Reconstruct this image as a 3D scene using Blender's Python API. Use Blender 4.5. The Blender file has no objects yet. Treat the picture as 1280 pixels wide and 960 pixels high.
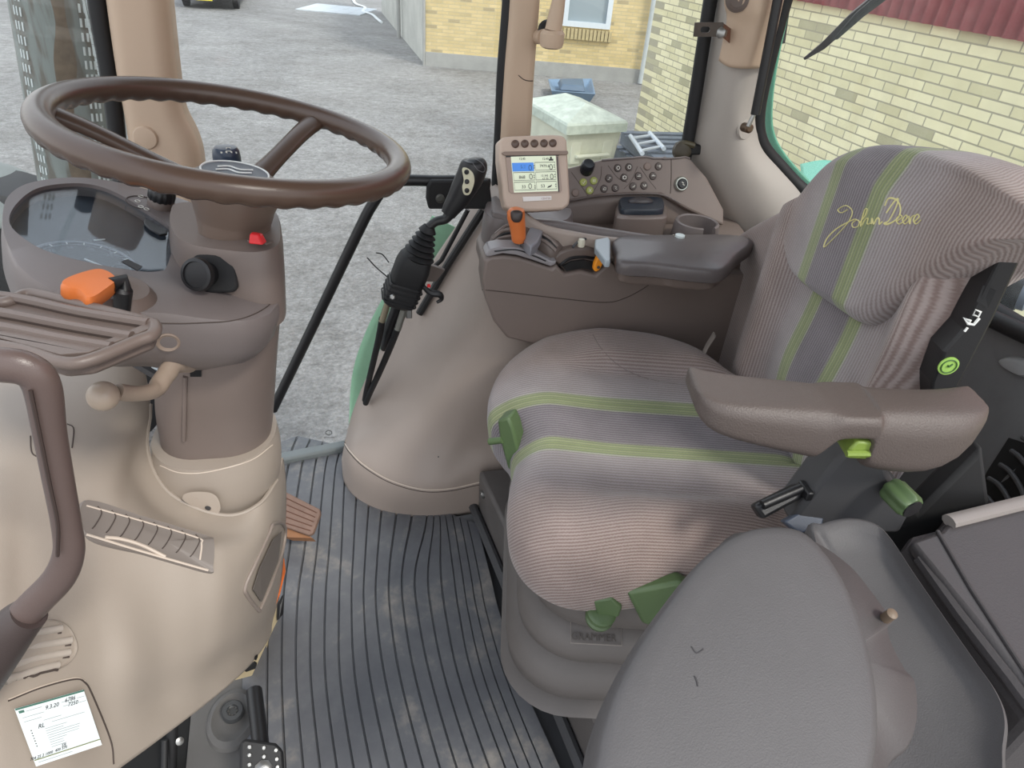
import bpy, bmesh, math, random
from mathutils import Vector as V, Matrix
from mathutils.bvhtree import BVHTree
random.seed(7)
SC = bpy.context.scene
COL = SC.collection
PI = math.pi
# ---------------------------------------------------------------- camera model
F = 840.0
CAM = V((0, 0, 1.10))
def _basis(nx=532.0, ny=1720.0, yaw=14.0):
    d = V((nx-640, ny-480, F)).normalized()
    fw = V((0, 0, 1)); fh = (fw - d*fw.dot(d)).normalized()
    rt = d.cross(fh)
    if rt.x < 0: rt = -rt
    y = math.radians(yaw)
    X = rt*math.cos(y) + fh*math.sin(y)
    Y = fh*math.cos(y) - rt*math.sin(y)
    return X, Y, -d
BX, BY, BZ = _basis()
def ray(px, py):
    d = V((px-640, py-480, F))/F
    return V((d.dot(BX), d.dot(BY), d.dot(BZ)))
def Pz(px, py, z):
    r = ray(px, py); return CAM + r*((z-CAM.z)/r.z)
def Py(px, py, y):
    r = ray(px, py); return CAM + r*((y-CAM.y)/r.y)
def Px(px, py, x):
    r = ray(px, py); return CAM + r*((x-CAM.x)/r.x)
def Pl(px, py, p0, n):
    r = ray(px, py); return CAM + r*((p0-CAM).dot(n)/r.dot(n))
def Pd(px, py, d):
    return CAM + ray(px, py).normalized()*d
cam_d = bpy.data.cameras.new('camera'); cam = bpy.data.objects.new('camera', cam_d); COL.objects.link(cam)
cam_d.sensor_width = 36; cam_d.lens = 36*F/1280; cam_d.clip_start = 0.02; cam_d.clip_end = 300
m = Matrix((( BX.x, -BX.y, -BX.z, CAM.x), (BY.x, -BY.y, -BY.z, CAM.y), (BZ.x, -BZ.y, -BZ.z, CAM.z), (0, 0, 0, 1)))
cam.matrix_world = m
SC.camera = cam
# seat frame
SA = math.radians(-12)
SX = V((math.cos(SA), math.sin(SA), 0)); SY = V((-math.sin(SA), math.cos(SA), 0)); SZ = V((0, 0, 1))
def S(x, y, z): return SX*x + SY*y + SZ*z
# ---------------------------------------------------------------- materials
def new_mat(name):
    mt = bpy.data.materials.new(name); mt.use_nodes = True
    nt = mt.node_tree; b = nt.nodes['Principled BSDF']
    return mt, nt, b
def lin(c):
    return tuple(((v/255)/12.92 if v/255 <= .04045 else ((v/255+.055)/1.055)**2.4) for v in c) + (1,)
def nd(nt, t, **kw):
    n = nt.nodes.new(t)
    for k, v in kw.items():
        if k.startswith('i_'):
            n.inputs[k[2:].replace('_', ' ')].default_value = v
        else: setattr(n, k, v)
    return n
def plastic(name, c, rough=.5, grain=900, bump=.08, var=.06, vscale=6, metal=0, coat=0, spec=.5):
    mt, nt, b = new_mat(name)
    L = nt.links.new
    b.inputs['Roughness'].default_value = rough; b.inputs['Metallic'].default_value = metal
    b.inputs['Specular IOR Level'].default_value = spec
    b.inputs['Coat Weight'].default_value = coat
    tc = nd(nt, 'ShaderNodeTexCoord')
    n1 = nd(nt, 'ShaderNodeTexNoise', i_Scale=vscale, i_Detail=6.0, i_Roughness=.65)
    L(tc.outputs['Object'], n1.inputs['Vector'])
    mp = nd(nt, 'ShaderNodeMapRange'); mp.inputs['From Min'].default_value = .3; mp.inputs['From Max'].default_value = .7
    mp.inputs['To Min'].default_value = 1-var; mp.inputs['To Max'].default_value = 1+var
    L(n1.outputs['Fac'], mp.inputs['Value'])
    mx = nd(nt, 'ShaderNodeMix', data_type='RGBA', blend_type='MULTIPLY'); mx.inputs[0].default_value = 1
    mx.inputs[6].default_value = lin(c)
    L(mp.outputs[0], mx.inputs[7]); L(mx.outputs[2], b.inputs['Base Color'])
    if bump:
        n2 = nd(nt, 'ShaderNodeTexNoise', i_Scale=float(grain), i_Detail=2.0)
        L(tc.outputs['Object'], n2.inputs['Vector'])
        bp = nd(nt, 'ShaderNodeBump', i_Strength=bump*3, i_Distance=.0006)
        L(n2.outputs['Fac'], bp.inputs['Height']); L(bp.outputs[0], b.inputs['Normal'])
    return mt
def flat(name, c, rough=.5, emit=0, metal=0):
    mt, nt, b = new_mat(name)
    b.inputs['Base Color'].default_value = lin(c); b.inputs['Roughness'].default_value = rough; b.inputs['Metallic'].default_value = metal
    if emit:
        b.inputs['Emission Color'].default_value = lin(c); b.inputs['Emission Strength'].default_value = emit
    return mt
def glass(name, tint=(235, 245, 242), refl=.06, haze=.0):
    mt = bpy.data.materials.new(name); mt.use_nodes = True; nt = mt.node_tree
    nt.nodes.clear(); L = nt.links.new
    out = nd(nt, 'ShaderNodeOutputMaterial'); tr = nd(nt, 'ShaderNodeBsdfTransparent'); gl = nd(nt, 'ShaderNodeBsdfGlossy')
    tr.inputs[0].default_value = lin(tint); gl.inputs['Roughness'].default_value = .03
    mx = nd(nt, 'ShaderNodeMixShader'); mx.inputs[0].default_value = refl
    L(tr.outputs[0], mx.inputs[1]); L(gl.outputs[0], mx.inputs[2])
    last = mx
    if haze:
        df = nd(nt, 'ShaderNodeBsdfDiffuse'); df.inputs[0].default_value = lin((225, 230, 232))
        m2 = nd(nt, 'ShaderNodeMixShader')
        n = nd(nt, 'ShaderNodeTexNoise', i_Scale=9.0, i_Detail=8.0); tc = nd(nt, 'ShaderNodeTexCoord')
        L(tc.outputs['Object'], n.inputs['Vector'])
        mp = nd(nt, 'ShaderNodeMapRange'); mp.inputs['To Max'].default_value = haze*2
        L(n.outputs['Fac'], mp.inputs['Value']); L(mp.outputs[0], m2.inputs[0])
        L(mx.outputs[0], m2.inputs[1]); L(df.outputs[0], m2.inputs[2]); last = m2
    L(last.outputs[0], out.inputs[0])
    return mt
def ramp(nt, pts, interp='LINEAR'):
    r = nd(nt, 'ShaderNodeValToRGB'); cr = r.color_ramp; cr.interpolation = interp
    while len(cr.elements) > 1: cr.elements.remove(cr.elements[-1])
    cr.elements[0].position = pts[0][0]; cr.elements[0].color = lin(pts[0][1])
    for p, c in pts[1:]:
        e = cr.elements.new(p); e.color = lin(c)
    return r
def fabric(name, half=.25, green=((.055, .013),), edge_pink=True, across='y'):
    """knit: fine ribs parallel to the local x/z axes, two green bands, brown/pink ribs toward the sides"""
    mt, nt, b = new_mat(name); L = nt.links.new
    b.inputs['Roughness'].default_value = .95; b.inputs['Specular IOR Level'].default_value = .1
    b.inputs['Sheen Weight'].default_value = .25
    uv = nd(nt, 'ShaderNodeUVMap'); uv.uv_map = 'uv'
    sp = nd(nt, 'ShaderNodeSeparateXYZ'); L(uv.outputs[0], sp.inputs[0])   # u = lateral metres (centre 0), v = along metres
    ab = nd(nt, 'ShaderNodeMath', operation='ABSOLUTE'); L(sp.outputs[0], ab.inputs[0])
    # base colour across the seat
    nrm = nd(nt, 'ShaderNodeMath', operation='DIVIDE'); L(ab.outputs[0], nrm.inputs[0]); nrm.inputs[1].default_value = .30
    def q(x): return x/.30
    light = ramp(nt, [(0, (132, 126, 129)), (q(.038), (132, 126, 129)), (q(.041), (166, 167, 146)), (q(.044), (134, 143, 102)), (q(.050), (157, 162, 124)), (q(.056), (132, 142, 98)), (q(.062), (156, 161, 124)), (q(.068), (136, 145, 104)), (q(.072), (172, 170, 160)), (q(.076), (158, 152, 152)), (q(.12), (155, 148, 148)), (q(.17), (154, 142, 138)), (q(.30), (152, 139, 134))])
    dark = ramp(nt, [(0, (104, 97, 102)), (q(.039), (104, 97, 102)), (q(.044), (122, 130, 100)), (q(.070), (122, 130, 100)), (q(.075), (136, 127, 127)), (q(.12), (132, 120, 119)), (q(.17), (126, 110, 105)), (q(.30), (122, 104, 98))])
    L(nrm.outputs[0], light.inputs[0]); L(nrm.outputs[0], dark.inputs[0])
    # ribs: sine in u, broken along v (zig-zag stitches)
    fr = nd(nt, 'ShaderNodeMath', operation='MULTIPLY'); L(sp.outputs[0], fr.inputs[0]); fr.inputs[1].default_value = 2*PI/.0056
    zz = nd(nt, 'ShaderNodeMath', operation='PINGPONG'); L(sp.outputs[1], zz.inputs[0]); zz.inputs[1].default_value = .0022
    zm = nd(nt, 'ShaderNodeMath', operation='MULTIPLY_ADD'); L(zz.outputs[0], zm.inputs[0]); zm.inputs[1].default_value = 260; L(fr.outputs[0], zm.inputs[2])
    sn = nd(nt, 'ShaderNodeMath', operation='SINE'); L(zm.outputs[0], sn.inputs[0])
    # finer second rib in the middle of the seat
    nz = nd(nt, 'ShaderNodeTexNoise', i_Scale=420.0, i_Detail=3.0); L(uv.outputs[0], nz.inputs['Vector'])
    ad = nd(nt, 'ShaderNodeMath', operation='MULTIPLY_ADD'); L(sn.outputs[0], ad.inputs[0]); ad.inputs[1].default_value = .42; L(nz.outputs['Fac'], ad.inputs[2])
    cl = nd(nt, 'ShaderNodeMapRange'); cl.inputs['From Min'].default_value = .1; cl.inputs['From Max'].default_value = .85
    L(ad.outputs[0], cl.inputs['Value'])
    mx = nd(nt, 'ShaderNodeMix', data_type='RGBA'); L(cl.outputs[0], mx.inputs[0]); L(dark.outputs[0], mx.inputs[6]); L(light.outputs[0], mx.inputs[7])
    n3 = nd(nt, 'ShaderNodeTexNoise', i_Scale=14.0, i_Detail=5.0); L(uv.outputs[0], n3.inputs['Vector'])
    m3 = nd(nt, 'ShaderNodeMapRange'); m3.inputs['From Min'].default_value = .3; m3.inputs['From Max'].default_value = .7; m3.inputs['To Min'].default_value = .88; m3.inputs['To Max'].default_value = 1.1
    L(n3.outputs['Fac'], m3.inputs['Value'])
    mm = nd(nt, 'ShaderNodeMix', data_type='RGBA', blend_type='MULTIPLY'); mm.inputs[0].default_value = 1
    L(mx.outputs[2], mm.inputs[6]); L(m3.outputs[0], mm.inputs[7]); L(mm.outputs[2], b.inputs['Base Color'])
    bp = nd(nt, 'ShaderNodeBump', i_Strength=.5, i_Distance=.0012); L(ad.outputs[0], bp.inputs['Height']); L(bp.outputs[0], b.inputs['Normal'])
    return mt
# ---------------------------------------------------------------- geometry helpers
def cr_pt(p0, p1, p2, p3, t):
    return .5*((2*p1) + (p2-p0)*t + (2*p0-5*p1+4*p2-p3)*t*t + (3*p1-p0-3*p2+p3)*t*t*t)
def spline(pts, n, closed=False):
    """resample control points to n points along a Catmull-Rom curve (uniform in parameter)"""
    pts = [V(p) for p in pts]; k = len(pts); out = []
    seg = k if closed else k-1
    N = n if closed else n-1
    for i in range(n):
        u = i*seg/N; j = min(int(u), seg-1); t = u-j
        if closed: a, b, c, d = pts[(j-1) % k], pts[j % k], pts[(j+1) % k], pts[(j+2) % k]
        else:
            a = pts[j-1] if j > 0 else pts[0]*2-pts[1]
            b, c = pts[j], pts[j+1]
            d = pts[j+2] if j+2 < k else pts[-1]*2-pts[-2]
        out.append(cr_pt(a, b, c, d, t))
    return out
def wm(o):
    m = Matrix.LocRotScale(o.location, o.rotation_euler, o.scale)
    return (wm(o.parent) @ m) if o.parent else m
def mesh(name, vs, fs, mat, parent=None, smooth=True, sub=0, bevel=0, bseg=2, solid=0, mats=None, midx=None, uvs=None, autosmooth=None):
    me = bpy.data.meshes.new(name)
    vs = [V(v) for v in vs]
    if parent is None:
        lo = V((min(v.x for v in vs), min(v.y for v in vs), min(v.z for v in vs))); hi = V((max(v.x for v in vs), max(v.y for v in vs), max(v.z for v in vs)))
        org = V(((lo.x+hi.x)/2, (lo.y+hi.y)/2, lo.z)); inv = Matrix.Translation(-org)
    else:
        inv = wm(parent).inverted(); org = V((0, 0, 0))
    me.from_pydata([tuple(inv @ v) for v in vs], [], [tuple(f) for f in fs])
    for mm in (mats or [mat]): me.materials.append(mm)
    if midx:
        for p, i in zip(me.polygons, midx): p.material_index = i
    if uvs:
        l = me.uv_layers.new(name='uv')
        for lp in me.loops: l.data[lp.index].uv = uvs[lp.vertex_index]
    bm = bmesh.new(); bm.from_mesh(me)
    bmesh.ops.remove_doubles(bm, verts=bm.verts, dist=1e-6)
    bmesh.ops.recalc_face_normals(bm, faces=bm.faces); bm.to_mesh(me); bm.free()
    o = bpy.data.objects.new(name, me); COL.objects.link(o)
    if parent is not None: o.parent = parent
    else: o.location = org
    if solid:
        s = o.modifiers.new('solid', 'SOLIDIFY'); s.thickness = abs(solid); s.offset = -1 if solid > 0 else 1
    if bevel:
        bv = o.modifiers.new('bevel', 'BEVEL'); bv.width = bevel; bv.segments = bseg; bv.limit_method = 'ANGLE'; bv.angle_limit = math.radians(35)
    if sub:
        s = o.modifiers.new('sub', 'SUBSURF'); s.levels = sub; s.render_levels = sub
    if smooth:
        for p in me.polygons: p.use_smooth = True
        if not sub:
            try: me.set_sharp_from_angle(angle=math.radians(autosmooth or 38))
            except Exception: pass
    return o
def empty(name, loc, rz=0, label=None, cat=None, group=None):
    o = bpy.data.objects.new(name, None); COL.objects.link(o); o.location = loc; o.rotation_euler = (0, 0, rz); o.empty_display_size = .02
    if label: tag(o, label, cat, group)
    return o
def tag(o, label, cat, group=None, kind=None):
    o['label'] = label
    if cat: o['category'] = cat
    if group: o['group'] = group
    if kind: o['kind'] = kind
    return o
def struct(o, label=None):
    o['kind'] = 'structure'
    if label: o['label'] = label
    return o
class MB:
    def __init__(s): s.v = []; s.f = []
    def add(s, vs, fs):
        b = len(s.v); s.v += [V(v) for v in vs]; s.f += [tuple(i+b for i in f) for f in fs]; return s
    def box(s, c, sz, ax=None):
        c = V(c); ax = ax or (V((1, 0, 0)), V((0, 1, 0)), V((0, 0, 1)))
        vs = []
        for k in (-1, 1):
            for j in (-1, 1):
                for i in (-1, 1): vs.append(c + ax[0]*(i*sz[0]/2) + ax[1]*(j*sz[1]/2) + ax[2]*(k*sz[2]/2))
        return s.add(vs, [(0, 1, 3, 2), (4, 6, 7, 5), (0, 4, 5, 1), (2, 3, 7, 6), (0, 2, 6, 4), (1, 5, 7, 3)])
    def hexa(s, a, b):
        """a,b: two rings of 4 points"""
        return s.add(list(a)+list(b), [(3, 2, 1, 0), (4, 5, 6, 7), (0, 1, 5, 4), (1, 2, 6, 5), (2, 3, 7, 6), (3, 0, 4, 7)])
    def tube(s, pts, r, seg=14, smooth_n=0, closed=False, flat_=1.0, up=None, cap=True):
        pts = [V(p) for p in pts]
        if not isinstance(r, (list, tuple)): r = [r]*len(pts)
        if smooth_n:
            rr = spline([V((x, 0, 0)) for x in r], smooth_n, closed); pts = spline(pts, smooth_n, closed); r = [x.x for x in rr]
        n = len(pts); vs = []; u = None
        for i in range(n):
            if closed: t = (pts[(i+1) % n]-pts[i-1]).normalized()
            else: t = (pts[min(i+1, n-1)]-pts[max(i-1, 0)]).normalized()
            if up is not None:
                w = t.cross(V(up)).normalized(); u = w.cross(t).normalized()
            elif u is None:
                a = V((0, 0, 1)) if abs(t.z) < .9 else V((1, 0, 0)); u = (a - t*a.dot(t)).normalized()
            else: u = (u - t*u.dot(t)).normalized()
            w = t.cross(u)
            for k in range(seg):
                a = 2*PI*k/seg; vs.append(pts[i] + (w*math.cos(a) + u*(math.sin(a)*flat_))*r[i])
        fs = []
        for i in range(n if closed else n-1):
            j = (i+1) % n
            for k in range(seg): fs.append((i*seg+k, i*seg+(k+1) % seg, j*seg+(k+1) % seg, j*seg+k))
        if cap and not closed: fs += [tuple(range(seg))[::-1], tuple((n-1)*seg+k for k in range(seg))]
        return s.add(vs, fs)
    def lathe(s, o, d, prof, seg=32, up=None):
        o = V(o); d = V(d).normalized(); a = V(up) if up else (V((0, 0, 1)) if abs(d.z) < .9 else V((1, 0, 0)))
        u = (a - d*a.dot(d)).normalized(); w = d.cross(u); vs = []
        for r, h in prof:
            for k in range(seg):
                t = 2*PI*k/seg; vs.append(o + d*h + (u*math.cos(t)+w*math.sin(t))*max(r, 1e-5))
        fs = []
        for i in range(len(prof)-1):
            for k in range(seg): fs.append((i*seg+k, i*seg+(k+1) % seg, (i+1)*seg+(k+1) % seg, (i+1)*seg+k))
        fs += [tuple(range(seg))[::-1], tuple((len(prof)-1)*seg+k for k in range(seg))]
        return s.add(vs, fs)
    def prism(s, poly, vec):
        n = len(poly); vec = V(vec); poly = [V(p) for p in poly]
        return s.add(poly+[p+vec for p in poly], [tuple(range(n))[::-1], tuple(range(n, 2*n))]+[(i, (i+1) % n, (i+1) % n+n, i+n) for i in range(n)])
    def rings(s, rings, cap0=True, cap1=True):
        n = len(rings[0]); vs = [V(p) for r in rings for p in r]; fs = []
        for i in range(len(rings)-1):
            for k in range(n): fs.append((i*n+k, i*n+(k+1) % n, (i+1)*n+(k+1) % n, (i+1)*n+k))
        if cap0: fs.append(tuple(range(n))[::-1])
        if cap1: fs.append(tuple((len(rings)-1)*n+k for k in range(n)))
        return s.add(vs, fs)
    def dome(s, outline, nrm, prof, closed_bottom=True, n=None, center=None):
        """outline ring; prof = [(scale,height)...] going up; last ring is closed by a centre vertex"""
        nrm = V(nrm).normalized(); ol = [V(p) for p in outline]
        if n: ol = spline(ol, n, True)
        c = V(center) if center is not None else sum(ol, V((0, 0, 0)))/len(ol)
        R = [[c+(p-c)*sc+nrm*h for p in ol] for sc, h in prof]
        k = len(ol); base = len(s.v); s.rings(R, cap0=closed_bottom, cap1=False)
        s.v.append(c+nrm*prof[-1][1]); ci = len(s.v)-1; b = base+(len(R)-1)*k
        s.f += [(b+i, b+(i+1) % k, ci) for i in range(k)]
        return s
    def out(s, name, mat, parent=None, **kw): return mesh(name, s.v, s.f, mat, parent, **kw)
def grid(ctrl, nu, nv):
    rows = [spline(r, nu) for r in ctrl]
    cols = [spline([rows[i][j] for i in range(len(rows))], nv) for j in range(nu)]
    return [[cols[j][i] for j in range(nu)] for i in range(nv)]
def sheet(name, ctrl, mat, parent=None, nu=30, nv=30, solid=.006, flip=False, **kw):
    G = grid(ctrl, nu, nv); vs = [p for r in G for p in r]
    fs = [(i*nu+j, i*nu+j+1, (i+1)*nu+j+1, (i+1)*nu+j) for i in range(nv-1) for j in range(nu-1)]
    o = mesh(name, vs, fs, mat, parent, autosmooth=60, **kw)
    # make the front side face the camera, thickness goes away from it
    me = o.data; p = me.polygons[len(me.polygons)//2]; w = wm(o)
    nn = w.to_3x3() @ p.normal; cc = w @ p.center
    if nn.dot(CAM-cc) < 0: me.flip_normals()
    if solid:
        sm = o.modifiers.new('solid', 'SOLIDIFY'); sm.thickness = solid; sm.offset = -1
    return o
def rrect(cx, cy, w, h, r, n=6):
    """rounded rectangle 2-D points"""
    out = []
    for (sx, sy, a0) in ((1, 1, 0), (-1, 1, 90), (-1, -1, 180), (1, -1, 270)):
        for i in range(n+1):
            a = math.radians(a0+90*i/n); out.append((cx+sx*(w/2-r)+r*math.cos(a), cy+sy*(h/2-r)+r*math.sin(a)))
    return out
_bv = {}
def bvh(o):
    if o.name not in _bv:
        dg = bpy.context.evaluated_depsgraph_get(); dg.update()
        ev = o.evaluated_get(dg); me = ev.to_mesh(); w = wm(o)
        _bv[o.name] = BVHTree.FromPolygons([w @ v.co for v in me.vertices], [tuple(p.vertices) for p in me.polygons])
        ev.to_mesh_clear()
    return _bv[o.name]
def _cast(px, py, o, reach=14):
    t = bvh(o)
    for rad in range(0, reach, 2):
        for k in range(1 if rad == 0 else 8):
            x, y = px+rad*math.cos(k*PI/4), py+rad*math.sin(k*PI/4)
            r = ray(x, y).normalized(); a = t.ray_cast(CAM, r)
            if a[0] is not None:
                n = a[1]; return a[0], (-n if n.dot(r) > 0 else n)
    return None
def hit(px, py, o, off=.001, dflt=None):
    """surface point of an object under a direction from the photo's viewpoint, lifted off along its normal"""
    a = _cast(px, py, o, 1 if dflt is not None else 14)
    if a is None: return dflt
    return a[0]+a[1]*off
def hitn(px, py, o):
    return _cast(px, py, o, 60)
def line_on(name, pts, o, r, mat, parent, off=.0, n=24, closed=False, seg=6):
    """thin bead following the surface of o through photo directions"""
    P = spline([V((a, b, 0)) for a, b in pts], n, closed); W = [hit(p.x, p.y, o, off) for p in P]; W = [w for w in W if w is not None]
    if len(W) < 2: return None
    return MB().tube(W, r, seg=seg, closed=closed and len(W) == n).out(name, mat, parent)
def text(name, body, o, xdir, ydir, size, mat, parent, depth=.0004, align='CENTER', sx=1.0):
    cu = bpy.data.curves.new(name, 'FONT'); cu.body = body; cu.size = size; cu.align_x = align; cu.align_y = 'CENTER'; cu.extrude = depth; cu.resolution_u = 2
    t = bpy.data.objects.new(name, cu); COL.objects.link(t)
    dg = bpy.context.evaluated_depsgraph_get(); me0 = bpy.data.meshes.new_from_object(t.evaluated_get(dg))
    bpy.data.objects.remove(t)
    x = V(xdir).normalized(); n = x.cross(V(ydir)).normalized(); y = n.cross(x)
    vs = [V(o)+x*(v.co.x*sx)+y*v.co.y+n*v.co.z for v in me0.vertices]; fs = [tuple(p.vertices) for p in me0.polygons]
    bpy.data.meshes.remove(me0)
    return mesh(name, vs, fs, mat, parent, smooth=False)
def ring_of(c, n, r, k=24, rx=1.0):
    n = V(n).normalized(); a = V((0, 0, 1)) if abs(n.z) < .9 else V((0, 1, 0)); u = (a-n*a.dot(n)).normalized(); w = n.cross(u)
    return [V(c)+u*(r*math.cos(2*PI*i/k))+w*(r*rx*math.sin(2*PI*i/k)) for i in range(k)]
# ---------------------------------------------------------------- palette
M_beige = plastic('beige_plastic', (157, 146, 135), .45, var=.03)
M_beige2 = plastic('beige_pillar', (190, 167, 145), .55, var=.03)
M_pink = plastic('pale_pillar', (168, 161, 154), .6, var=.04)
M_arch = plastic('arch_plastic', (158, 145, 136), .5, var=.03)
M_taupe = plastic('taupe_plastic', (118, 106, 100), .45, var=.04)
M_taupe2 = plastic('taupe_dark', (104, 92, 86), .42, var=.05)
M_taupeg = plastic('taupe_grey', (112, 104, 102), .4, var=.04)
M_brown = plastic('wheel_brown', (80, 63, 53), .27, grain=1500, bump=.05, var=.06)
M_grip = plastic('grip_brown', (92, 78, 74), .35, var=.04)
M_black = plastic('black_plastic', (26, 26, 28), .4, var=.1)
M_blackm = plastic('black_matt', (30, 30, 31), .75, var=.15)
M_rubber = plastic('black_rubber', (20, 20, 22), .6, var=.1)
M_dgrey = plastic('dark_grey', (66, 66, 68), .55, var=.08)
M_grey = plastic('seat_grey', (104, 102, 102), .55, grain=500, bump=.25, var=.06)
M_vinyl = plastic('vinyl_grey', (82, 80, 81), .58, grain=800, bump=.16, var=.07, vscale=9)
M_arm = plastic('armrest_brown', (86, 77, 73), .5, grain=600, bump=.3, var=.05)
M_bell = plastic('bellows_grey', (96, 91, 88), .6, grain=200, bump=.1, var=.1)
M_box = plastic('box_grey', (72, 69, 70), .5, grain=400, bump=.2, var=.06)
M_orange = plastic('orange_plastic', (204, 112, 56), .35, var=.03)
M_red = plastic('red_plastic', (215, 40, 44), .35, var=.02)
M_green = plastic('green_plastic', (80, 100, 66), .4, var=.06)
M_lgreen = plastic('lime_green', (122, 144, 62), .4, var=.06)
M_steel = plastic('steel', (150, 150, 148), .3, metal=.9, var=.1)
M_rust = plastic('rusty_steel', (112, 78, 62), .6, metal=.3, var=.25, vscale=40)
M_white = flat('white_print', (232, 234, 230), .6)
M_glass = glass('window_glass', (250, 252, 252), .02, haze=.02)
M_pedal = plastic('pedal_rubber', (122, 98, 86), .7, var=.12, vscale=60)
M_seam = flat('seam_dark', (70, 60, 55), .8)
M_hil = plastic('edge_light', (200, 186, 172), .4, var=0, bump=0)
# ================================================================ outside
GZ = -1.5
def y0(x, y):
    c, s = math.cos(math.radians(14)), math.sin(math.radians(14)); return V((x*c+y*s, y*c-x*s, 0))
def brick_mat(name, light, dark, odd, mortar):
    mt, nt, b = new_mat(name); L = nt.links.new; b.inputs['Roughness'].default_value = .9
    uv = nd(nt, 'ShaderNodeUVMap'); uv.uv_map = 'uv'
    br = nd(nt, 'ShaderNodeTexBrick'); br.offset = .5
    for k, v in (('Scale', 1), ('Mortar Size', .006), ('Mortar Smooth', .3), ('Brick Width', .24), ('Row Height', .067), ('Bias', 0)): br.inputs[k].default_value = v
    br.inputs['Color1'].default_value = (0, 0, 0, 1); br.inputs['Color2'].default_value = (1, 1, 1, 1); br.inputs['Mortar'].default_value = (0, 0, 0, 1)
    L(uv.outputs[0], br.inputs['Vector'])
    r = ramp(nt, [(0, odd), (.07, odd), (.13, dark), (.5, light), (.8, tuple(min(255, c+8) for c in light)), (1, dark)])
    L(br.outputs['Color'], r.inputs[0])
    n = nd(nt, 'ShaderNodeTexNoise', i_Scale=5.0, i_Detail=6.0); L(uv.outputs[0], n.inputs['Vector'])
    mp = nd(nt, 'ShaderNodeMapRange'); mp.inputs['To Min'].default_value = .82; mp.inputs['To Max'].default_value = 1.14; L(n.outputs['Fac'], mp.inputs['Value'])
    mm = nd(nt, 'ShaderNodeMix', data_type='RGBA', blend_type='MULTIPLY'); mm.inputs[0].default_value = 1; L(r.outputs[0], mm.inputs[6]); L(mp.outputs[0], mm.inputs[7])
    mx = nd(nt, 'ShaderNodeMix', data_type='RGBA'); L(br.outputs['Fac'], mx.inputs[0]); L(mm.outputs[2], mx.inputs[6]); mx.inputs[7].default_value = lin(mortar)
    L(mx.outputs[2], b.inputs['Base Color'])
    bp = nd(nt, 'ShaderNodeBump', i_Strength=.5, i_Distance=.006); bp.invert = True; L(br.outputs['Fac'], bp.inputs['Height']); L(bp.outputs[0], b.inputs['Normal'])
    return mt
M_brickb = brick_mat('yellow_brick', (212, 190, 138), (202, 182, 132), (176, 160, 122), (188, 176, 142))
M_brickr = brick_mat('pale_yellow_brick', (234, 226, 184), (222, 214, 170), (186, 180, 146), (172, 166, 140))
def ground_mat():
    mt, nt, b = new_mat('gravel_yard'); L = nt.links.new; b.inputs['Roughness'].default_value = .85
    tc = nd(nt, 'ShaderNodeTexCoord')
    n1 = nd(nt, 'ShaderNodeTexNoise', i_Scale=.9, i_Detail=11.0, i_Roughness=.72); mpg = nd(nt, 'ShaderNodeMapping'); mpg.inputs['Scale'].default_value = (.8, 1.15, 1)
    L(tc.outputs['Object'], mpg.inputs[0]); L(mpg.outputs[0], n1.inputs['Vector'])
    n2 = nd(nt, 'ShaderNodeTexNoise', i_Scale=26.0, i_Detail=10.0, i_Roughness=.8); L(tc.outputs['Object'], n2.inputs['Vector'])
    vo = nd(nt, 'ShaderNodeTexVoronoi', i_Scale=38.0); L(tc.outputs['Object'], vo.inputs['Vector'])
    r1 = ramp(nt, [(0, (170, 167, 164)), (.40, (184, 182, 179)), (.5, (196, 195, 193)), (.6, (206, 205, 203)), (.8, (216, 215, 213))]); L(n1.outputs['Fac'], r1.inputs[0])
    r2 = ramp(nt, [(0, (90, 90, 90)), (.38, (165, 165, 165)), (.55, (225, 225, 225)), (.72, (255, 255, 255))]); L(n2.outputs['Fac'], r2.inputs[0])
    mm = nd(nt, 'ShaderNodeMix', data_type='RGBA', blend_type='MULTIPLY'); mm.inputs[0].default_value = .8; L(r1.outputs[0], mm.inputs[6]); L(r2.outputs[0], mm.inputs[7])
    n3 = nd(nt, 'ShaderNodeTexNoise', i_Scale=7.0, i_Detail=14.0, i_Roughness=.82); L(tc.outputs['Object'], n3.inputs['Vector'])
    r3 = ramp(nt, [(0, (120, 118, 116)), (.40, (172, 170, 168)), (.52, (220, 219, 218)), (.62, (250, 250, 250))]); L(n3.outputs['Fac'], r3.inputs[0])
    m4 = nd(nt, 'ShaderNodeMix', data_type='RGBA', blend_type='MULTIPLY'); m4.inputs[0].default_value = .75; L(mm.outputs[2], m4.inputs[6]); L(r3.outputs[0], m4.inputs[7])
    L(m4.outputs[2], b.inputs['Base Color'])
    ad = nd(nt, 'ShaderNodeMath', operation='ADD'); L(n2.outputs['Fac'], ad.inputs[0]); L(vo.outputs['Distance'], ad.inputs[1])
    bp = nd(nt, 'ShaderNodeBump', i_Strength=.9, i_Distance=.03); L(ad.outputs[0], bp.inputs['Height']); L(bp.outputs[0], b.inputs['Normal'])
    return mt
gr = mesh('ground', [(-45, -10, GZ), (40, -10, GZ), (40, 60, GZ), (-45, 60, GZ)], [(0, 1, 2, 3)], ground_mat(), smooth=False)
struct(gr)
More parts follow.
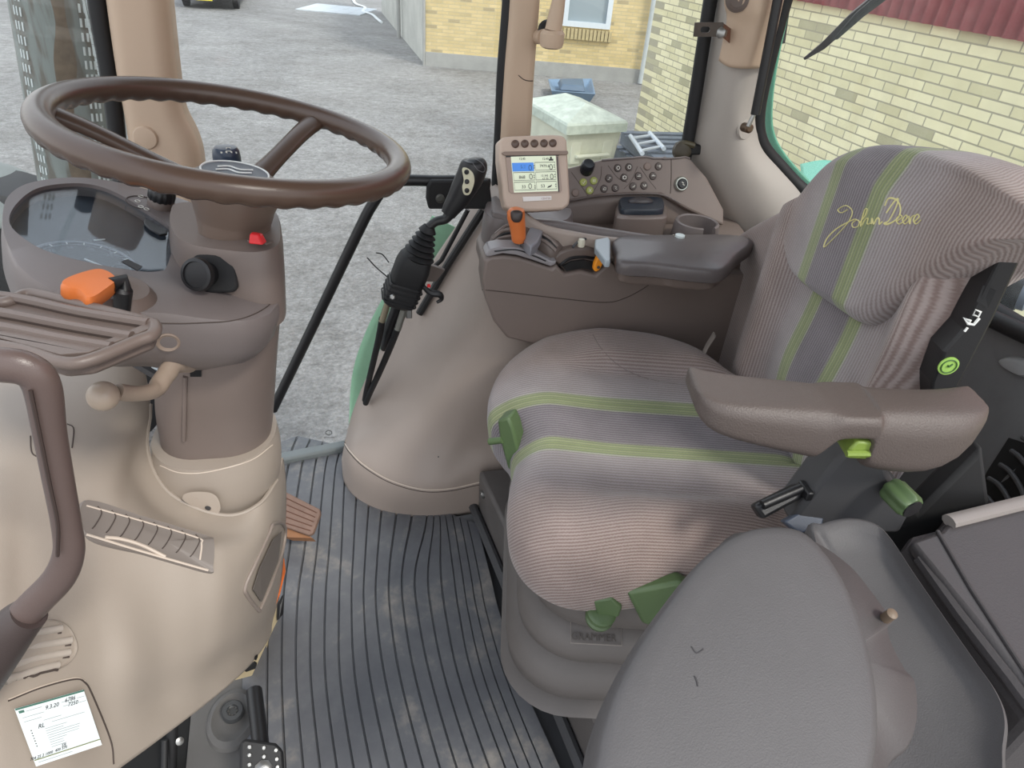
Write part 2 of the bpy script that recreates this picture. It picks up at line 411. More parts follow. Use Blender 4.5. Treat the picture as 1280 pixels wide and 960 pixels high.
def wall(name, a, b, z0, z1, mat, holes=(), parent=None, thick=.25):
    """vertical wall from a to b with rectangular openings (u0,u1,z0,z1)"""
    a = V((a.x, a.y, 0)); b = V((b.x, b.y, 0)); d = (b-a).normalized(); Lg = (b-a).length
    us = sorted({0, Lg, *[h[0] for h in holes], *[h[1] for h in holes]}); zs = sorted({z0, z1, *[h[2] for h in holes], *[h[3] for h in holes]})
    vs = []; fs = []; uv = []
    for i in range(len(us)-1):
        for j in range(len(zs)-1):
            um, zm = (us[i]+us[i+1])/2, (zs[j]+zs[j+1])/2
            if any(h[0] < um < h[1] and h[2] < zm < h[3] for h in holes): continue
            k = len(vs)
            for u, z in ((us[i], zs[j]), (us[i+1], zs[j]), (us[i+1], zs[j+1]), (us[i], zs[j+1])):
                vs.append(a+d*u+V((0, 0, z))); uv.append((u, z-z0))
            fs.append((k, k+1, k+2, k+3))
    me = mesh(name, vs, fs, mat, parent, smooth=False, uvs=uv)
    # make the front face the camera, then give it its masonry depth
    w = wm(me); p = me.data.polygons[0]
    if (w.to_3x3() @ p.normal).dot(CAM-(w @ p.center)) < 0: me.data.flip_normals()
    s = me.modifiers.new('solid', 'SOLIDIFY'); s.thickness = thick; s.offset = -1
    return me
# back building: long yellow-brick side and grey plastered gable
A = Pz(532, 82, GZ); B = Pz(822, 106, GZ); A2 = Pz(464, 0, GZ)
dB = (B-A).normalized(); B = A+dB*((B-A).length+3); dA = (A2-A).normalized(); A2 = A+dA*9.5
nB = V((0, 0, 1)).cross(dB); nB = nB if nB.dot(CAM-A) > 0 else -nB
bld = empty('farm_building', A, label='long yellow brick outbuilding with grey plastered gable across the yard', cat='building')
def onB(px, py):
    return Pl(px, py, A, nB)
w0, w1 = onB(703, 31), onB(762, 38)
u0, u1 = (w0-A).dot(dB), (w1-A).dot(dB); wz = (w0.z+w1.z)/2
bw = wall('brick_wall', A, B, GZ, GZ+4.2, M_brickb, [(u0, u1, wz, wz+1.15)], bld)
M_plaster = plastic('gable_plaster', (186, 186, 178), .9, grain=60, bump=.3, var=.16, vscale=1.5)
M_conc = plastic('plinth_concrete', (160, 160, 156), .9, grain=60, bump=.3, var=.12, vscale=3)
wall('gable_wall', A+nB*0, A2, GZ, GZ+4.2, M_plaster, (), bld)
MB().box((A+B)/2+V((0, 0, .14))+nB*.02, ((B-A).length, .05, .28), (dB, nB, V((0, 0, 1)))).out('plinth', M_conc, bld, smooth=False)
M_frame = flat('window_frame_white', (214, 222, 228), .5)
M_pane = flat('window_pane_grey', (152, 164, 170), .15)
wf = MB(); wc = A+dB*((u0+u1)/2)+V((0, 0, wz+.575-GZ)) ; wc.z = wz+.575
ww = u1-u0
for sx in (-1, 1): wf.box(wc+dB*(sx*(ww/2-.05))-nB*.02, (.10, .12, 1.15), (dB, nB, V((0, 0, 1))))
for sz in (-1, 1): wf.box(wc+V((0, 0, sz*.525))-nB*.02, (ww-.2, .12, .10), (dB, nB, V((0, 0, 1))))
wfr = wf.out('window', M_frame, bld, smooth=False)
MB().box(wc-nB*.05, (ww-.18, .03, .97), (dB, nB, V((0, 0, 1)))).out('pane', M_pane, wfr, smooth=False)
sl = MB()
k = int(ww/.075)
for i in range(k+1): sl.box(A+dB*(u0-.02+i*(ww+.04)/k)+V((0, 0, wz-.13-GZ))+nB*.03, (.062, .1, .2), (dB, nB, V((0, 0, 1))))
sl.out('window_sill', M_brickb if False else plastic('sill_brick', (186, 170, 128), .9, var=.15, vscale=20), bld, smooth=False)
pp0, pp1 = onB(800, 100)+nB*.12, onB(813, -60)+nB*.12
MB().tube([V((pp0.x, pp0.y, GZ+.02)), V((pp0.x, pp0.y, GZ+4))], .055, seg=12).out('drain_pipe', plastic('zinc', (186, 192, 192), .5, var=.08), bld)
MB().tube([A-V((0, 0, 0))+nB*.03-dB*.03+V((0, 0, 0)), A+nB*.03-dB*.03+V((0, 0, 4.1))], .03, seg=8).out('corner_strip', M_conc, bld)
g1 = A+dA*4.0
MB().tube([g1+nB*0+V((-.1, 0, 0)), g1+V((-.1, 0, 4))], .05, seg=8).out('drain_pipe', M_conc, bld)
# near building on the right
Qp, Rp = y0(2.72, 4.8), y0(1.52, 8.7); dR = (Rp-Qp).normalized()
nR = V((0, 0, 1)).cross(dR); nR = nR if nR.dot(CAM-Qp) > 0 else -nR
cR = Pl(816, 90, Qp, nR); cR.z = 0
st = Qp-dR*6
eav = Pl(1150, 21, Qp, nR).z
nb = empty('brick_barn', V((cR.x, cR.y, GZ)), label='pale yellow brick barn with red sheeting close behind the tractor', cat='building')
wall('brick_wall', cR, st, GZ, eav, M_brickr, (), nb)
# red profiled sheeting above the brickwork
def redsheet():
    mt, nt, b = new_mat('red_sheeting'); L = nt.links.new; b.inputs['Roughness'].default_value = .7
    tc = nd(nt, 'ShaderNodeTexCoord'); n = nd(nt, 'ShaderNodeTexNoise', i_Scale=7.0, i_Detail=8.0); L(tc.outputs['Object'], n.inputs['Vector'])
    r = ramp(nt, [(0, (150, 70, 74)), (.5, (180, 96, 98)), (1, (204, 130, 128))]); L(n.outputs['Fac'], r.inputs[0]); L(r.outputs[0], b.inputs['Base Color']); return mt
vs = []; fs = []; n = 420; Lr = (st-cR).length+.3
for i in range(n+1):
    u = Lr*i/n; o = .05+.018*math.sin(2*PI*u/.11)
    for z in (eav-.03, eav+2.2): vs.append(cR+(st-cR).normalized()*(u-.15)+nR*o+V((0, 0, z)))
for i in range(n): fs.append((2*i, 2*i+2, 2*i+3, 2*i+1))
mesh('wall_sheeting', vs, fs, redsheet(), nb, solid=.004)
# short return wall between the barn and the outbuilding
rt = cR-nR*6
wall('end_wall', cR, rt, GZ, eav+1, M_brickr, (), nb)
# paving slabs and snow line
pv = MB(); P0 = Pz(385, 14, GZ); P1 = Pz(450, 20, GZ); e1 = (P1-P0)/4; e1.z = 0; e2 = V((-e1.y, e1.x, 0)); e2 = e2 if e2.y > 0 else -e2
for i in range(-1, 4):
    for j in range(0, 5): pv.box(P0+e1*(i+.5)+e2*(j+.5)+V((0, 0, .015)), (e1.length*.97, e1.length*.97, .03), (e1.normalized(), e2.normalized(), V((0, 0, 1))))
tag(pv.out('paving_slabs', plastic('slab_concrete', (198, 204, 208), .85, var=.08, vscale=1), smooth=False), 'pale square paving slabs laid beside the grey gable wall', 'paving')
hs = [Pz(a, b, GZ+.03) for a, b in ((440, -6), (444, 4), (456, 9), (454, 14), (465, 18), (471, 23), (477, 28))]
tag(MB().tube(hs, .05, seg=8, smooth_n=50, flat_=.6).out('hose', plastic('hose_white', (226, 230, 230), .7)), 'white hose lying on the ground along the gable wall', 'hose')
# car far off
cp = Pz(262, 12, GZ); cl = Pz(224, 10, GZ); cr2 = Pz(300, 14, GZ); cd = (cr2-cl); cd.z = 0; cw = cd.length; cd.normalize(); cn = V((cd.y, -cd.x, 0)); cn = cn if cn.dot(CAM-cp) > 0 else -cn
car = empty('car', V((cp.x, cp.y, GZ)), label='dark car with a yellow number plate at the far edge of the yard', cat='car')
cen = V((cp.x, cp.y, GZ))-cn*2.0
AX = (cd, cn, V((0, 0, 1)))
M_car = plastic('car_paint', (50, 52, 56), .3, coat=.5)
rr = []
for dy, w_, z0_, z1_ in ((2.05, .86, .34, .8), (1.9, .98, .27, .95), (.9, 1, .25, 1.0), (-.9, 1, .25, .98), (-1.9, .96, .27, .85), (-2.05, .84, .34, .72)):
    rr.append([cen+cd*(x*cw/2*w_)+cn*dy+V((0, 0, z)) for x, z in ((-1, z0_), (1, z0_), (1, z1_), (-1, z1_))])
MB().rings(rr).out('body', M_car, car, bevel=.05)
rr = [[cen+cd*(x*cw/2*w_)+cn*dy+V((0, 0, z)) for x, dy in ((-1, 1.7*q), (1, 1.7*q), (1, -1.0*q), (-1, -1.0*q))] for z, w_, q in ((.94, .9, 1), (1.45, .72, .75))]
MB().rings(rr).out('cabin', flat('car_glass', (40, 46, 52), .1), car, bevel=.05)
for sx in (-1, 1):
    for sy in (-1, 1):
        c0 = cen+cd*(sx*cw*.42)+cn*(sy*1.35)+V((0, 0, .31)); ww_ = MB().lathe(c0-cd*.1, cd, [(.22, 0), (.31, .02), (.31, .18), (.22, .2)], 20).out('wheel', M_rubber, car)
MB().box(cen+cn*2.08+V((0, 0, .30))-cd*.1, (.52*cw/1.9, .02, .13), AX).out('number_plate', flat('plate_yellow', (226, 214, 60), .5), car, smooth=False)
# waste container
zt = GZ+1.12
a_, b_, c_ = Pz(709, 158, zt), Pz(785, 154, zt), Pz(655, 126, zt)
d_ = b_+(c_-a_)
cc = (a_+b_+c_+d_)/4
ct = empty('waste_container', V((cc.x, cc.y, GZ)), label='large cream waste container with mossy pyramid lid outside the right window', cat='container')
M_cont = plastic('cream_steel', (206, 208, 188), .7, var=.12, vscale=5)
M_lid = plastic('mossy_lid', (190, 200, 186), .8, var=.22, vscale=9)
R = []
for z, s_ in ((GZ+.16, .72), (GZ+.2, .74), (zt-.06, .92), (zt, .94)):
    R.append([V((cc.x, cc.y, z))+V(((p.x-cc.x)*s_, (p.y-cc.y)*s_, 0)) for p in (a_, b_, d_, c_)])
MB().rings(R).out('body', M_cont, ct, bevel=.02)
R = []
for z, s_ in ((zt-.08, 1.0), (zt+.0, 1.0), (zt+.02, .97)):
    R.append([V((cc.x, cc.y, z))+V(((p.x-cc.x)*s_, (p.y-cc.y)*s_, 0)) for p in (a_, b_, d_, c_)])
rl, rr_ = cc+(c_-a_)*.22+V((0, 0, .13)), cc-(c_-a_)*.22+V((0, 0, .13))
lb = MB(); lb.rings(R, True, False); bi = 8
lb.v += [rl, rr_]; i0, i1 = 12, 13
lb.f += [(8, 9, i1), (9, 10, i0, i1), (10, 11, i0), (11, 8, i1, i0)]
lb.out('lid', M_lid, ct, smooth=False)
fd = (b_-a_).normalized(); fn = V((fd.y, -fd.x, 0)); fn = fn if fn.dot(CAM-a_) > 0 else -fn
fm = (a_+b_)/2*.9+cc*.1
h0 = (a_+(cc-a_)*.12)+fd*.12+fn*.03+V((0, 0, -.3)); h1 = (b_+(cc-b_)*.12)-fd*.12+fn*.03+V((0, 0, -.3))
MB().tube([h0-fn*.06, h0, h1, h1-fn*.06], .02, seg=8).out('handle', M_cont, ct)
for h in (h0, h1): MB().box(h-fn*.05+V((0, 0, .03)), (.12, .06, .22), (fd, fn, V((0, 0, 1)))).out('handle_bracket', M_cont, ct, bevel=.01)
for q in (.12, .88):
    for s_ in (.2, .8):
        p = a_.lerp(b_, q).lerp(c_.lerp(d_, q), s_); p = cc+(p-cc)*.8
        MB().lathe(V((p.x, p.y, GZ+.08))-fd*.025, fd, [(.05, 0), (.08, .005), (.08, .045), (.05, .05)], 16).out('wheel', M_rubber, ct)
# blue tub behind the container
tb = empty('plastic_tub', Pz(716, 128, GZ), label='flattened blue-grey plastic tub lying behind the waste container', cat='tub')
c0 = Pz(716, 122, GZ); ex = V((1, .1, 0)).normalized()
o4 = [Pz(688, 128, GZ), Pz(742, 132, GZ), Pz(738, 112, GZ), Pz(684, 113, GZ)]
cc2 = sum(o4, V((0, 0, 0)))/4
R = [[cc2+(p-cc2)*s_+V((0, 0, z)) for p in o4] for z, s_ in ((.0, .8), (.19, 1.0), (.21, 1.02), (.21, .96), (.12, .8), (.08, .6))]
MB().rings(R).out('tub', plastic('tub_blue', (112, 136, 160), .5, var=.1), tb, bevel=.02)
MB().rings([[cc2+(p-cc2)*s_+V((0, 0, z)) for p in o4] for z, s_ in ((.17, .6), (.27, .5))]).out('tub_cover', plastic('tub_dark', (84, 104, 124), .5, var=.1), tb, bevel=.02)
# pallets and frames stacked by the barn wall
M_pal = plastic('weathered_grey', (120, 128, 138), .8, var=.2, vscale=8)
for zz in (.3, .5, .7, .9, 1.1):
    pc = Pz(846, 178, GZ+zz)
    if (pc-Qp).dot(nR) > .40: break
pc.z = GZ; nst = max(2, int(zz/.145))
for k in range(nst):
    pl = MB(); q = Matrix.Rotation([0, .05, -.04, .03, .08, -.06, .02][k % 7], 3, 'Z'); x = q @ (dR*-1); y_ = q @ (nR*-1); zz = .145*k
    for i in range(7): pl.box(pc+x*(-.54+i*.18)+V((0, 0, zz+.125)), (.1, .8, .02), (x, y_, V((0, 0, 1))))
    for j in (-.35, 0, .35): pl.box(pc+y_*j+V((0, 0, zz+.065)), (1.18, .09, .1), (x, y_, V((0, 0, 1))))
    for j in (-.35, 0, .35): pl.box(pc+y_*j+V((0, 0, zz+.01)), (1.18, .1, .015), (x, y_, V((0, 0, 1))))
    lab = 'grey weathered pallet topmost of the stack by the barn wall' if k == nst-1 else ('lowest grey pallet of the stack by the barn wall' if k == 0 else 'grey pallet, %s from the ground in the stack by the barn wall' % ['', 'second', 'third', 'fourth', 'fifth', 'sixth', 'seventh'][k])
    tag(pl.out('pallet', M_pal, smooth=False), lab, 'pallet', 'pallets by the barn wall')
fz = GZ+.145*nst
fr = empty('metal_frame', V((pc.x, pc.y, fz)), label='pale blue-grey tubular frame lying on the stack of pallets', cat='frame')
f0, f1, f2, f3 = Pz(788, 170, fz+.03), Pz(803, 192, fz+.03), Pz(830, 186, fz+.03), Pz(812, 166, fz+.03)
MB().tube([f0, f1], .022, seg=8).out('rail', M_frame, fr); MB().tube([f3, f2], .022, seg=8).out('rail', M_frame, fr)
for t in (.15, .5, .85): MB().tube([f0.lerp(f1, t), f3.lerp(f2, t)], .016, seg=8).out('rung', M_frame, fr)
# ================================================================ cab shell
def post(name, lr, depth, mat, parent=None, r=.3, k=6, mid=False, **kw):
    """upright post: lr = [(left px,py),(right px,py),y] rows from top to bottom; rounded section going outward by depth"""
    R = []
    for (l, rr_, y) in lr:
        ym = y+depth/2 if mid else y; a, b = Py(l[0], l[1], ym), Py(rr_[0], rr_[1], ym); a.y = b.y = y; b.z = (a.z+b.z)/2; a.z = b.z
        w = (b-a).length; ex = (b-a).normalized(); ey = V((0, 1, 0)); c = (a+b)/2+ey*(depth/2)
        R.append([c+ex*x+ey*z for x, z in rrect(0, 0, w, depth, min(w, depth)*r, k)])
    n = len(R[0]); m_ = 26
    cols = [spline([ring[j] for ring in R], m_) for j in range(n)]
    R = [[cols[j][i] for j in range(n)] for i in range(m_)]
    return MB().rings(R).out(name, mat, parent, **kw)
# floor of the cab and its sill
fl = MB().prism([(-1.1, .25, -.012), (-1.1, 1.14, -.012), (-.231, 1.30, -.012), (-.06, 1.335, -.012), (.2, 1.36, -.012), (1.0, 1.36, -.012), (1.0, .0, -.012), (.1, .0, -.012), (-.3, .25, -.012)], (0, 0, -.05)).out('floor', M_dgrey, smooth=False)
struct(fl)
s0, s1, s2 = Pz(230, 602, .02), Pz(350, 577, .02), Pz(450, 557, .02)
sl = MB()
sd = (s2-s1).normalized(); sn_ = V((-sd.y, sd.x, 0))
sl.box(s1.lerp(s2, -.6)+V((0, 0, -.018))+sn_*.012, (.75, .03, .05), (sd, sn_, V((0, 0, 1))))
struct(sl.out('trim_1', plastic('sill_grey', (118, 124, 124), .6, var=.08), bevel=.006))
# ribbed mat with real grooves
G = {0: [(372, 545), (362, 575), (345, 671), (336, 750), (334, 846), (334, 960), (334, 1040)],
     2: [(404, 552), (394, 582), (381, 684), (372, 750), (370, 846), (379, 960), (386, 1040)],
     5: [(438, 560), (431, 597), (427, 684), (424, 750), (425, 846), (442, 960), (458, 1040)],
     8: [(482, 600), (477, 636), (471, 706), (470, 760), (481, 846), (508, 960), (530, 1040)],
     11: [(536, 625), (532, 660), (519, 715), (522, 765), (538, 846), (571, 960), (600, 1040)],
     14: [(556, 640), (560, 665), (567, 715), (574, 765), (591, 846), (632, 960), (665, 1040)],
     17: [(584, 650), (591, 680), (600, 724), (608, 765), (632, 846), (678, 960), (712, 1040)],
     18.4: [(596, 655), (604, 685), (614, 724), (624, 765), (650, 846), (700, 960), (735, 1040)]}
G[-1.6] = [(330, 560), (322, 590), (313, 690), (305, 770), (303, 850), (300, 960), (298, 1040)]
keys = sorted(G); NV = 60
gl_ = {k: spline([V((a, b, 0)) for a, b in G[k]], NV) for k in keys}
def gcurve(u):
    for i in range(len(keys)-1):
        if u <= keys[i+1]+1e-9: break
    k0, k1 = keys[i], keys[i+1]; t = (u-k0)/(k1-k0)
    return [gl_[k0][j].lerp(gl_[k1][j], t) for j in range(NV)]
us = [-1.6]
for g in range(0, 18):
    us += [g-.5, g-.075, g-.05, g+.05, g+.075]
us += [17.6, 18.4]
vs = []; nu = len(us)
for u in us:
    g = round(u); deep = abs(u-g) < .06 and 0 <= g <= 17
    for j, p in enumerate(gcurve(u)): vs.append(Pz(p.x, p.y, .006 if deep else .013))
fs = [(i*NV+j, (i+1)*NV+j, (i+1)*NV+j+1, i*NV+j+1) for i in range(nu-1) for j in range(NV-1)]
def matmat():
    mt, nt, b = new_mat('mat_rubber'); L = nt.links.new
    tc = nd(nt, 'ShaderNodeTexCoord'); n = nd(nt, 'ShaderNodeTexNoise', i_Scale=7.0, i_Detail=9.0, i_Roughness=.7); L(tc.outputs['Object'], n.inputs['Vector'])
    r = ramp(nt, [(0, (78, 79, 83)), (.42, (90, 91, 95)), (.55, (98, 99, 102)), (.66, (126, 122, 118)), (.75, (146, 142, 136)), (.85, (110, 110, 112))]); 
    n2 = nd(nt, 'ShaderNodeTexNoise', i_Scale=60.0, i_Detail=6.0); L(tc.outputs['Object'], n2.inputs['Vector'])
    ad = nd(nt, 'ShaderNodeMath', operation='MULTIPLY_ADD'); L(n2.outputs['Fac'], ad.inputs[0]); ad.inputs[1].default_value = .25; L(n.outputs['Fac'], ad.inputs[2])
    sb = nd(nt, 'ShaderNodeMath', operation='SUBTRACT'); L(ad.outputs[0], sb.inputs[0]); sb.inputs[1].default_value = .12
    L(sb.outputs[0], r.inputs[0]); L(r.outputs[0], b.inputs['Base Color'])
    b.inputs['Roughness'].default_value = .42
    bp = nd(nt, 'ShaderNodeBump', i_Strength=.25, i_Distance=.001); L(n2.outputs['Fac'], bp.inputs['Height']); L(bp.outputs[0], b.inputs['Normal'])
    return mt
M_mat = matmat()
fm_ = mesh('floor_mat', vs, fs, M_mat, smooth=False, solid=.006)
tag(fm_, 'grey ribbed rubber mat covering the cab floor', 'mat')
# smooth mat piece with its fixing by the pedals
e = [Pz(303, 842, .008), Pz(330, 780, .008), Pz(330, 1040, .008), Pz(225, 1040, .008), Pz(240, 880, .008), Pz(262, 858, .008)]
pm = empty('footwell_mat', Pz(285, 940, 0), label='plain dark rubber mat piece with a big bolt under the front console', cat='mat')
M_mat2 = plastic('footwell_rubber', (84, 82, 80), .55, var=.1)
pl_ = MB().prism(e, (0, 0, -.006)).out('mat', M_mat2, pm, smooth=False)
bc = Pz(292, 893, .01)
MB().dome([bc+V((.042*math.cos(a*PI/12), .055*math.sin(a*PI/12)-.008, -.004)) for a in range(24)], (0, 0, 1), [(1, 0), (.92, .008), (.75, .012), (.6, .009), (.45, .008)]).out('boss', M_mat2, pm)
bt = MB(); bt.lathe(bc, (.1, -.25, 1), [(.017, 0), (.017, .018), (.015, .022), (.009, .022), (.009, .015)], 20)
bo = bt.out('bolt', plastic('bolt_dark', (96, 98, 100), .35, metal=.7), pm)
st_ = MB()
for a in range(8):
    q = ring_of(bc+V((.1, -.25, 1)).normalized()*.0165, (.1, -.25, 1), .0065, 8)[a]; st_.lathe(q, (.1, -.25, 1), [(.0016, 0), (.0012, .001)], 8)
st_.out('stud', M_steel, bo)
# pedal
pd = empty('brake_pedal', Pz(328, 950, .02), label='black rubber pedal pad with metal studs at the bottom edge', cat='pedal')
pn = V((.12, -.45, .88)).normalized(); p0 = Pz(328, 950, .11)
ex = V((.98, .1, 0)); ex = (ex-pn*ex.dot(pn)).normalized(); ey = pn.cross(ex)
ol = [Pl(a, b, p0, pn) for a, b in ((300, 928), (306, 923), (345, 929), (354, 938), (358, 1010), (298, 1010))]
MB().prism(ol, -pn*.014).out('pad', M_rubber, pd, bevel=.004)
for a, b in ((312, 934), (330, 935), (345, 938), (312, 944), (330, 946), (346, 949), (312, 956), (347, 959), (312, 968), (346, 970)):
    MB().lathe(Pl(a, b, p0, pn), pn, [(.0035, -.001), (.0035, .001), (.0022, .0026)], 12).out('stud', M_steel, pd)
c = Pl(329, 962, p0, pn); MB().lathe(c, pn, [(.0125, -.001), (.0125, .002), (.009, .004), (.004, .0045)], 8).out('emblem', M_steel, pd)
MB().tube([c-pn*.012, c-pn*.08+V((-.02, .1, .05))], .012, seg=10).out('arm', M_black, pd)
# black sheet stands in for the unlit pedal box behind, steel rods in it
vb = MB().prism([Pz(60, 1100, -.003), Pz(230, 1100, -.003), Pz(246, 880, -.003), Pz(300, 840, -.003), Pz(280, 700, -.003), Pz(60, 700, -.003)], (0, 0, -.004)).out('footwell_shade', flat('void_black', (10, 10, 10), .9), smooth=False)
tag(vb, 'black liner laid in for the dark of the footwell beside the pedals', 'shading')
rd = empty('pedal_linkage', Pz(215, 945, 0), label='black metal rods with a bright bolt in the dark footwell', cat='linkage')
MB().tube([Pz(214, 960, .0)+V((0, 0, .0)), Pz(216, 900, .07)], .008, seg=10).out('rod', M_rubber, rd)
MB().tube([Pz(205, 990, .0), Pz(206, 925, .05)], .005, seg=10).out('rod', M_rubber, rd)
MB().lathe(Pz(224, 926, .04), (.5, -.6, .6), [(.006, 0), (.006, .004), (.003, .005)], 12).out('bolt', M_steel, rd)
# posts
YP = 1.27
ap = post('trim_2', [((118, -80), (196, -80), YP), ((127, 0), (204, 0), YP), ((141, 97), (215, 98), YP), ((148, 135), (224, 152), YP), ((152, 165), (239, 182), YP), ((156, 190), (247, 206), YP), ((160, 225), (251, 240), YP), ((163, 300), (256, 310), YP)], .10, M_beige2)
struct(ap, 'beige front corner post with a round cap')
cp_, cn_ = hitn(182, 172, ap)
MB().lathe(cp_-cn_*.004, cn_, [(.0195, 0), (.0195, .006), (.0175, .009), (.010, .0105)], 28).out('cap', M_beige2, ap)
# windscreen seal beside the post: black strip with a dotted light band
ws = MB()
ws.tube([Py(a, b, YP+.03) for a, b in ((114, -60), (124, 20), (136, 90), (144, 150), (150, 215), (158, 300))], .014, seg=10, smooth_n=30)
struct(ws.out('trim_3', M_rubber), 'black windscreen seal')
bs_ = post('trim_4', [((639, -80), (681, -80), 1.29), ((639, 0), (677, 0), 1.29), ((632, 90), (670, 90), 1.29), ((627, 172), (665, 172), 1.29), ((620, 300), (655, 300), 1.29)], .05, M_beige2)
struct(bs_, 'beige post behind the monitor')
rb = MB().tube([Py(a, b, 1.315) for a, b in ((637, -60), (636, 0), (629, 90), (625, 172), (617, 300))], .012, seg=10, smooth_n=20)
struct(rb.out('trim_5', M_rubber), 'black rubber seal')
line_on('scratch', [(648, 94), (654, 99), (660, 101), (666, 101)], bs_, .0009, M_seam, bs_)
# little microphone-like beige lamp clipped to the post
lp = empty('reading_lamp', Py(690, 50, 1.25), label='small beige swivel lamp clipped on the post above the monitor', cat='lamp')
c = Py(690, 48, 1.25)
MB().lathe(c+V((0, 0, -.016)), (0, 0, 1), [(.012, 0), (.019, .003), (.021, .012), (.021, .024), (.017, .029)], 28).out('socket', M_beige2, lp)
MB().lathe(c+V((.001, 0, .013)), (.10, 0, 1), [(.0145, 0), (.0125, .03), (.0105, .050), (.009, .052)], 24).out('lamp_head', M_beige2, lp)
MB().tube([Py(672, 46, 1.30), Py(680, 46, 1.26)], .012, seg=14).out('arm', M_beige2, lp)
MB().lathe(Py(684, 38, 1.275), (0, -1, .2), [(.016, -.004), (.017, 0), (.014, .006), (.004, .008)], 20).out('ball_joint', M_rubber, lp)
# rear right pillar cover
pil = sheet('trim_6', [[Py(901, -60, 1.33), Py(925, -60, 1.27), Py(960, -60, 1.24), Py(1000, -60, 1.25)],
                 [Py(893, 10, 1.33), Py(912, 15, 1.27), Py(945, 20, 1.24), Py(982, 10, 1.25)],
                 [Py(883, 75, 1.33), Py(904, 82, 1.27), Py(932, 80, 1.24), Py(961, 80, 1.25)],
                 [Py(873, 130, 1.33), Py(897, 140, 1.27), Py(922, 145, 1.24), Py(944, 145, 1.25)],
                 [Py(862, 195, 1.33), Py(893, 195, 1.27), Py(930, 195, 1.235), Py(958, 188, 1.25)],
                 [Py(885, 250, 1.32), Py(910, 245, 1.26), Py(955, 240, 1.22), Py(1012, 246, 1.22)],
                 [Py(925, 330, 1.30), Py(945, 320, 1.25), Py(990, 310, 1.20), Py(1060, 292, 1.19)],
                 [Py(950, 420, 1.28), Py(970, 410, 1.24), Py(1020, 400, 1.18), Py(1100, 380, 1.15)]], M_pink, nu=40, nv=60)
struct(pil, 'pale plastic cover of the rear right pillar')
upc = sheet('trim_7', [[Py(910, -60, 1.262), Py(935, -60, 1.235), Py(965, -60, 1.22), Py(996, -60, 1.24)],
                 [Py(905, 0, 1.262), Py(925, 5, 1.235), Py(952, 5, 1.21), Py(980, 0, 1.24)],
                 [Py(908, 25, 1.262), Py(925, 35, 1.235), Py(948, 35, 1.215), Py(972, 35, 1.24)],
                 [Py(898, 76, 1.262), Py(912, 84, 1.24), Py(938, 86, 1.222), Py(960, 84, 1.243)]], M_beige2, nu=30, nv=30, solid=.012)
struct(upc, 'beige upper pillar cover')
c, n_ = hitn(922, -2, upc)
MB().lathe(c-n_*.004, n_, [(.022, 0), (.022, .006), (.017, .008), (.014, .004), (.004, .004)], 28).out('vent_ring', M_taupe2, upc)
sq = MB().tube([Py(a, b, 1.32) for a, b in ((899, -60), (888, 0), (877, 70), (866, 140), (856, 200), (850, 240))], .013, seg=10, smooth_n=30)
struct(sq.out('trim_8', M_rubber), 'black seal of the right side window')
# bracket bolted to the pillar
bk = empty('bracket', Py(890, 45, 1.2), label='rusty slotted steel angle bracket bolted to the rear pillar', cat='bracket')
yb = 1.235
o4 = [Py(a, b, yb) for a, b in ((869, 28), (905, 28), (903, 46), (867, 46))]
exb = (o4[1]-o4[0]).normalized(); eyb = (o4[0]-o4[3]).normalized()
ctr = sum(o4, V((0, 0, 0)))/4; wb, hb_ = (o4[1]-o4[0]).length, (o4[0]-o4[3]).length
vsb = []; N_ = 24
inner = [(x, y) for x, y in rrect(-wb*.12, 0, wb*.34, hb_*.42, hb_*.2, 5)]; outer = []
for x, y in inner:
    a = math.atan2(y, x+wb*.12); cx_, sy_ = math.cos(a), math.sin(a)
    tq = min((wb/2-(-wb*.12 if cx_ > 0 else wb*.12))/abs(cx_) if abs(cx_) > 1e-4 else 9, (hb_/2)/abs(sy_) if abs(sy_) > 1e-4 else 9)
    outer.append((-wb*.12+cx_*tq, sy_*tq))
k_ = len(inner)
for L_, dz in ((outer, 0), (inner, 0), (inner, .003), (outer, .003)):
    for x, y in L_: vsb.append(ctr+exb*x+eyb*y+V((0, dz, 0)))
fsb = []
for r_ in range(4):
    for i in range(k_): fsb.append((r_*k_+i, r_*k_+(i+1) % k_, ((r_+1) % 4)*k_+(i+1) % k_, ((r_+1) % 4)*k_+i))
mesh('plate', vsb, fsb, plastic('bracket_steel', (74, 66, 60), .5, metal=.4, var=.2, vscale=40), bk, smooth=False)
MB().prism([Py(902, 28, yb), Py(913, 36, yb+.012), Py(912, 54, yb+.012), Py(902, 46, yb)], (.003, .004, 0)).out('flange', M_rust, bk, smooth=False)
MB().lathe(Py(901, 41, yb), (-.6, -.7, .1), [(.0095, -.012), (.0095, .004), (.006, .006)], 6).out('bolt', M_steel, bk)
# gas strut
gs = empty('gas_strut', Py(935, 160, 1.19), label='black gas strut beside the rear window', cat='strut')
MB().tube([Py(980, -40, 1.20), Py(944, 143, 1.19)], .0085, seg=14).out('cylinder', M_black, gs)
MB().tube([Py(944, 140, 1.19), Py(935, 158, 1.19)], .004, seg=10).out('rod', M_steel, gs)
MB().lathe(Py(934, 160, 1.20), (0, -1, .1), [(.0085, -.012), (.0085, .008), (.005, .011)], 16).out('ball_joint', plastic('old_brass', (94, 76, 60), .4, metal=.6), gs)
hp, hn = hitn(932, 162, pil); MB().lathe(hp-hn*.003, hn, [(.02, 0), (.018, .004), (.010, .005)], 24).out('boss', M_pink, gs)
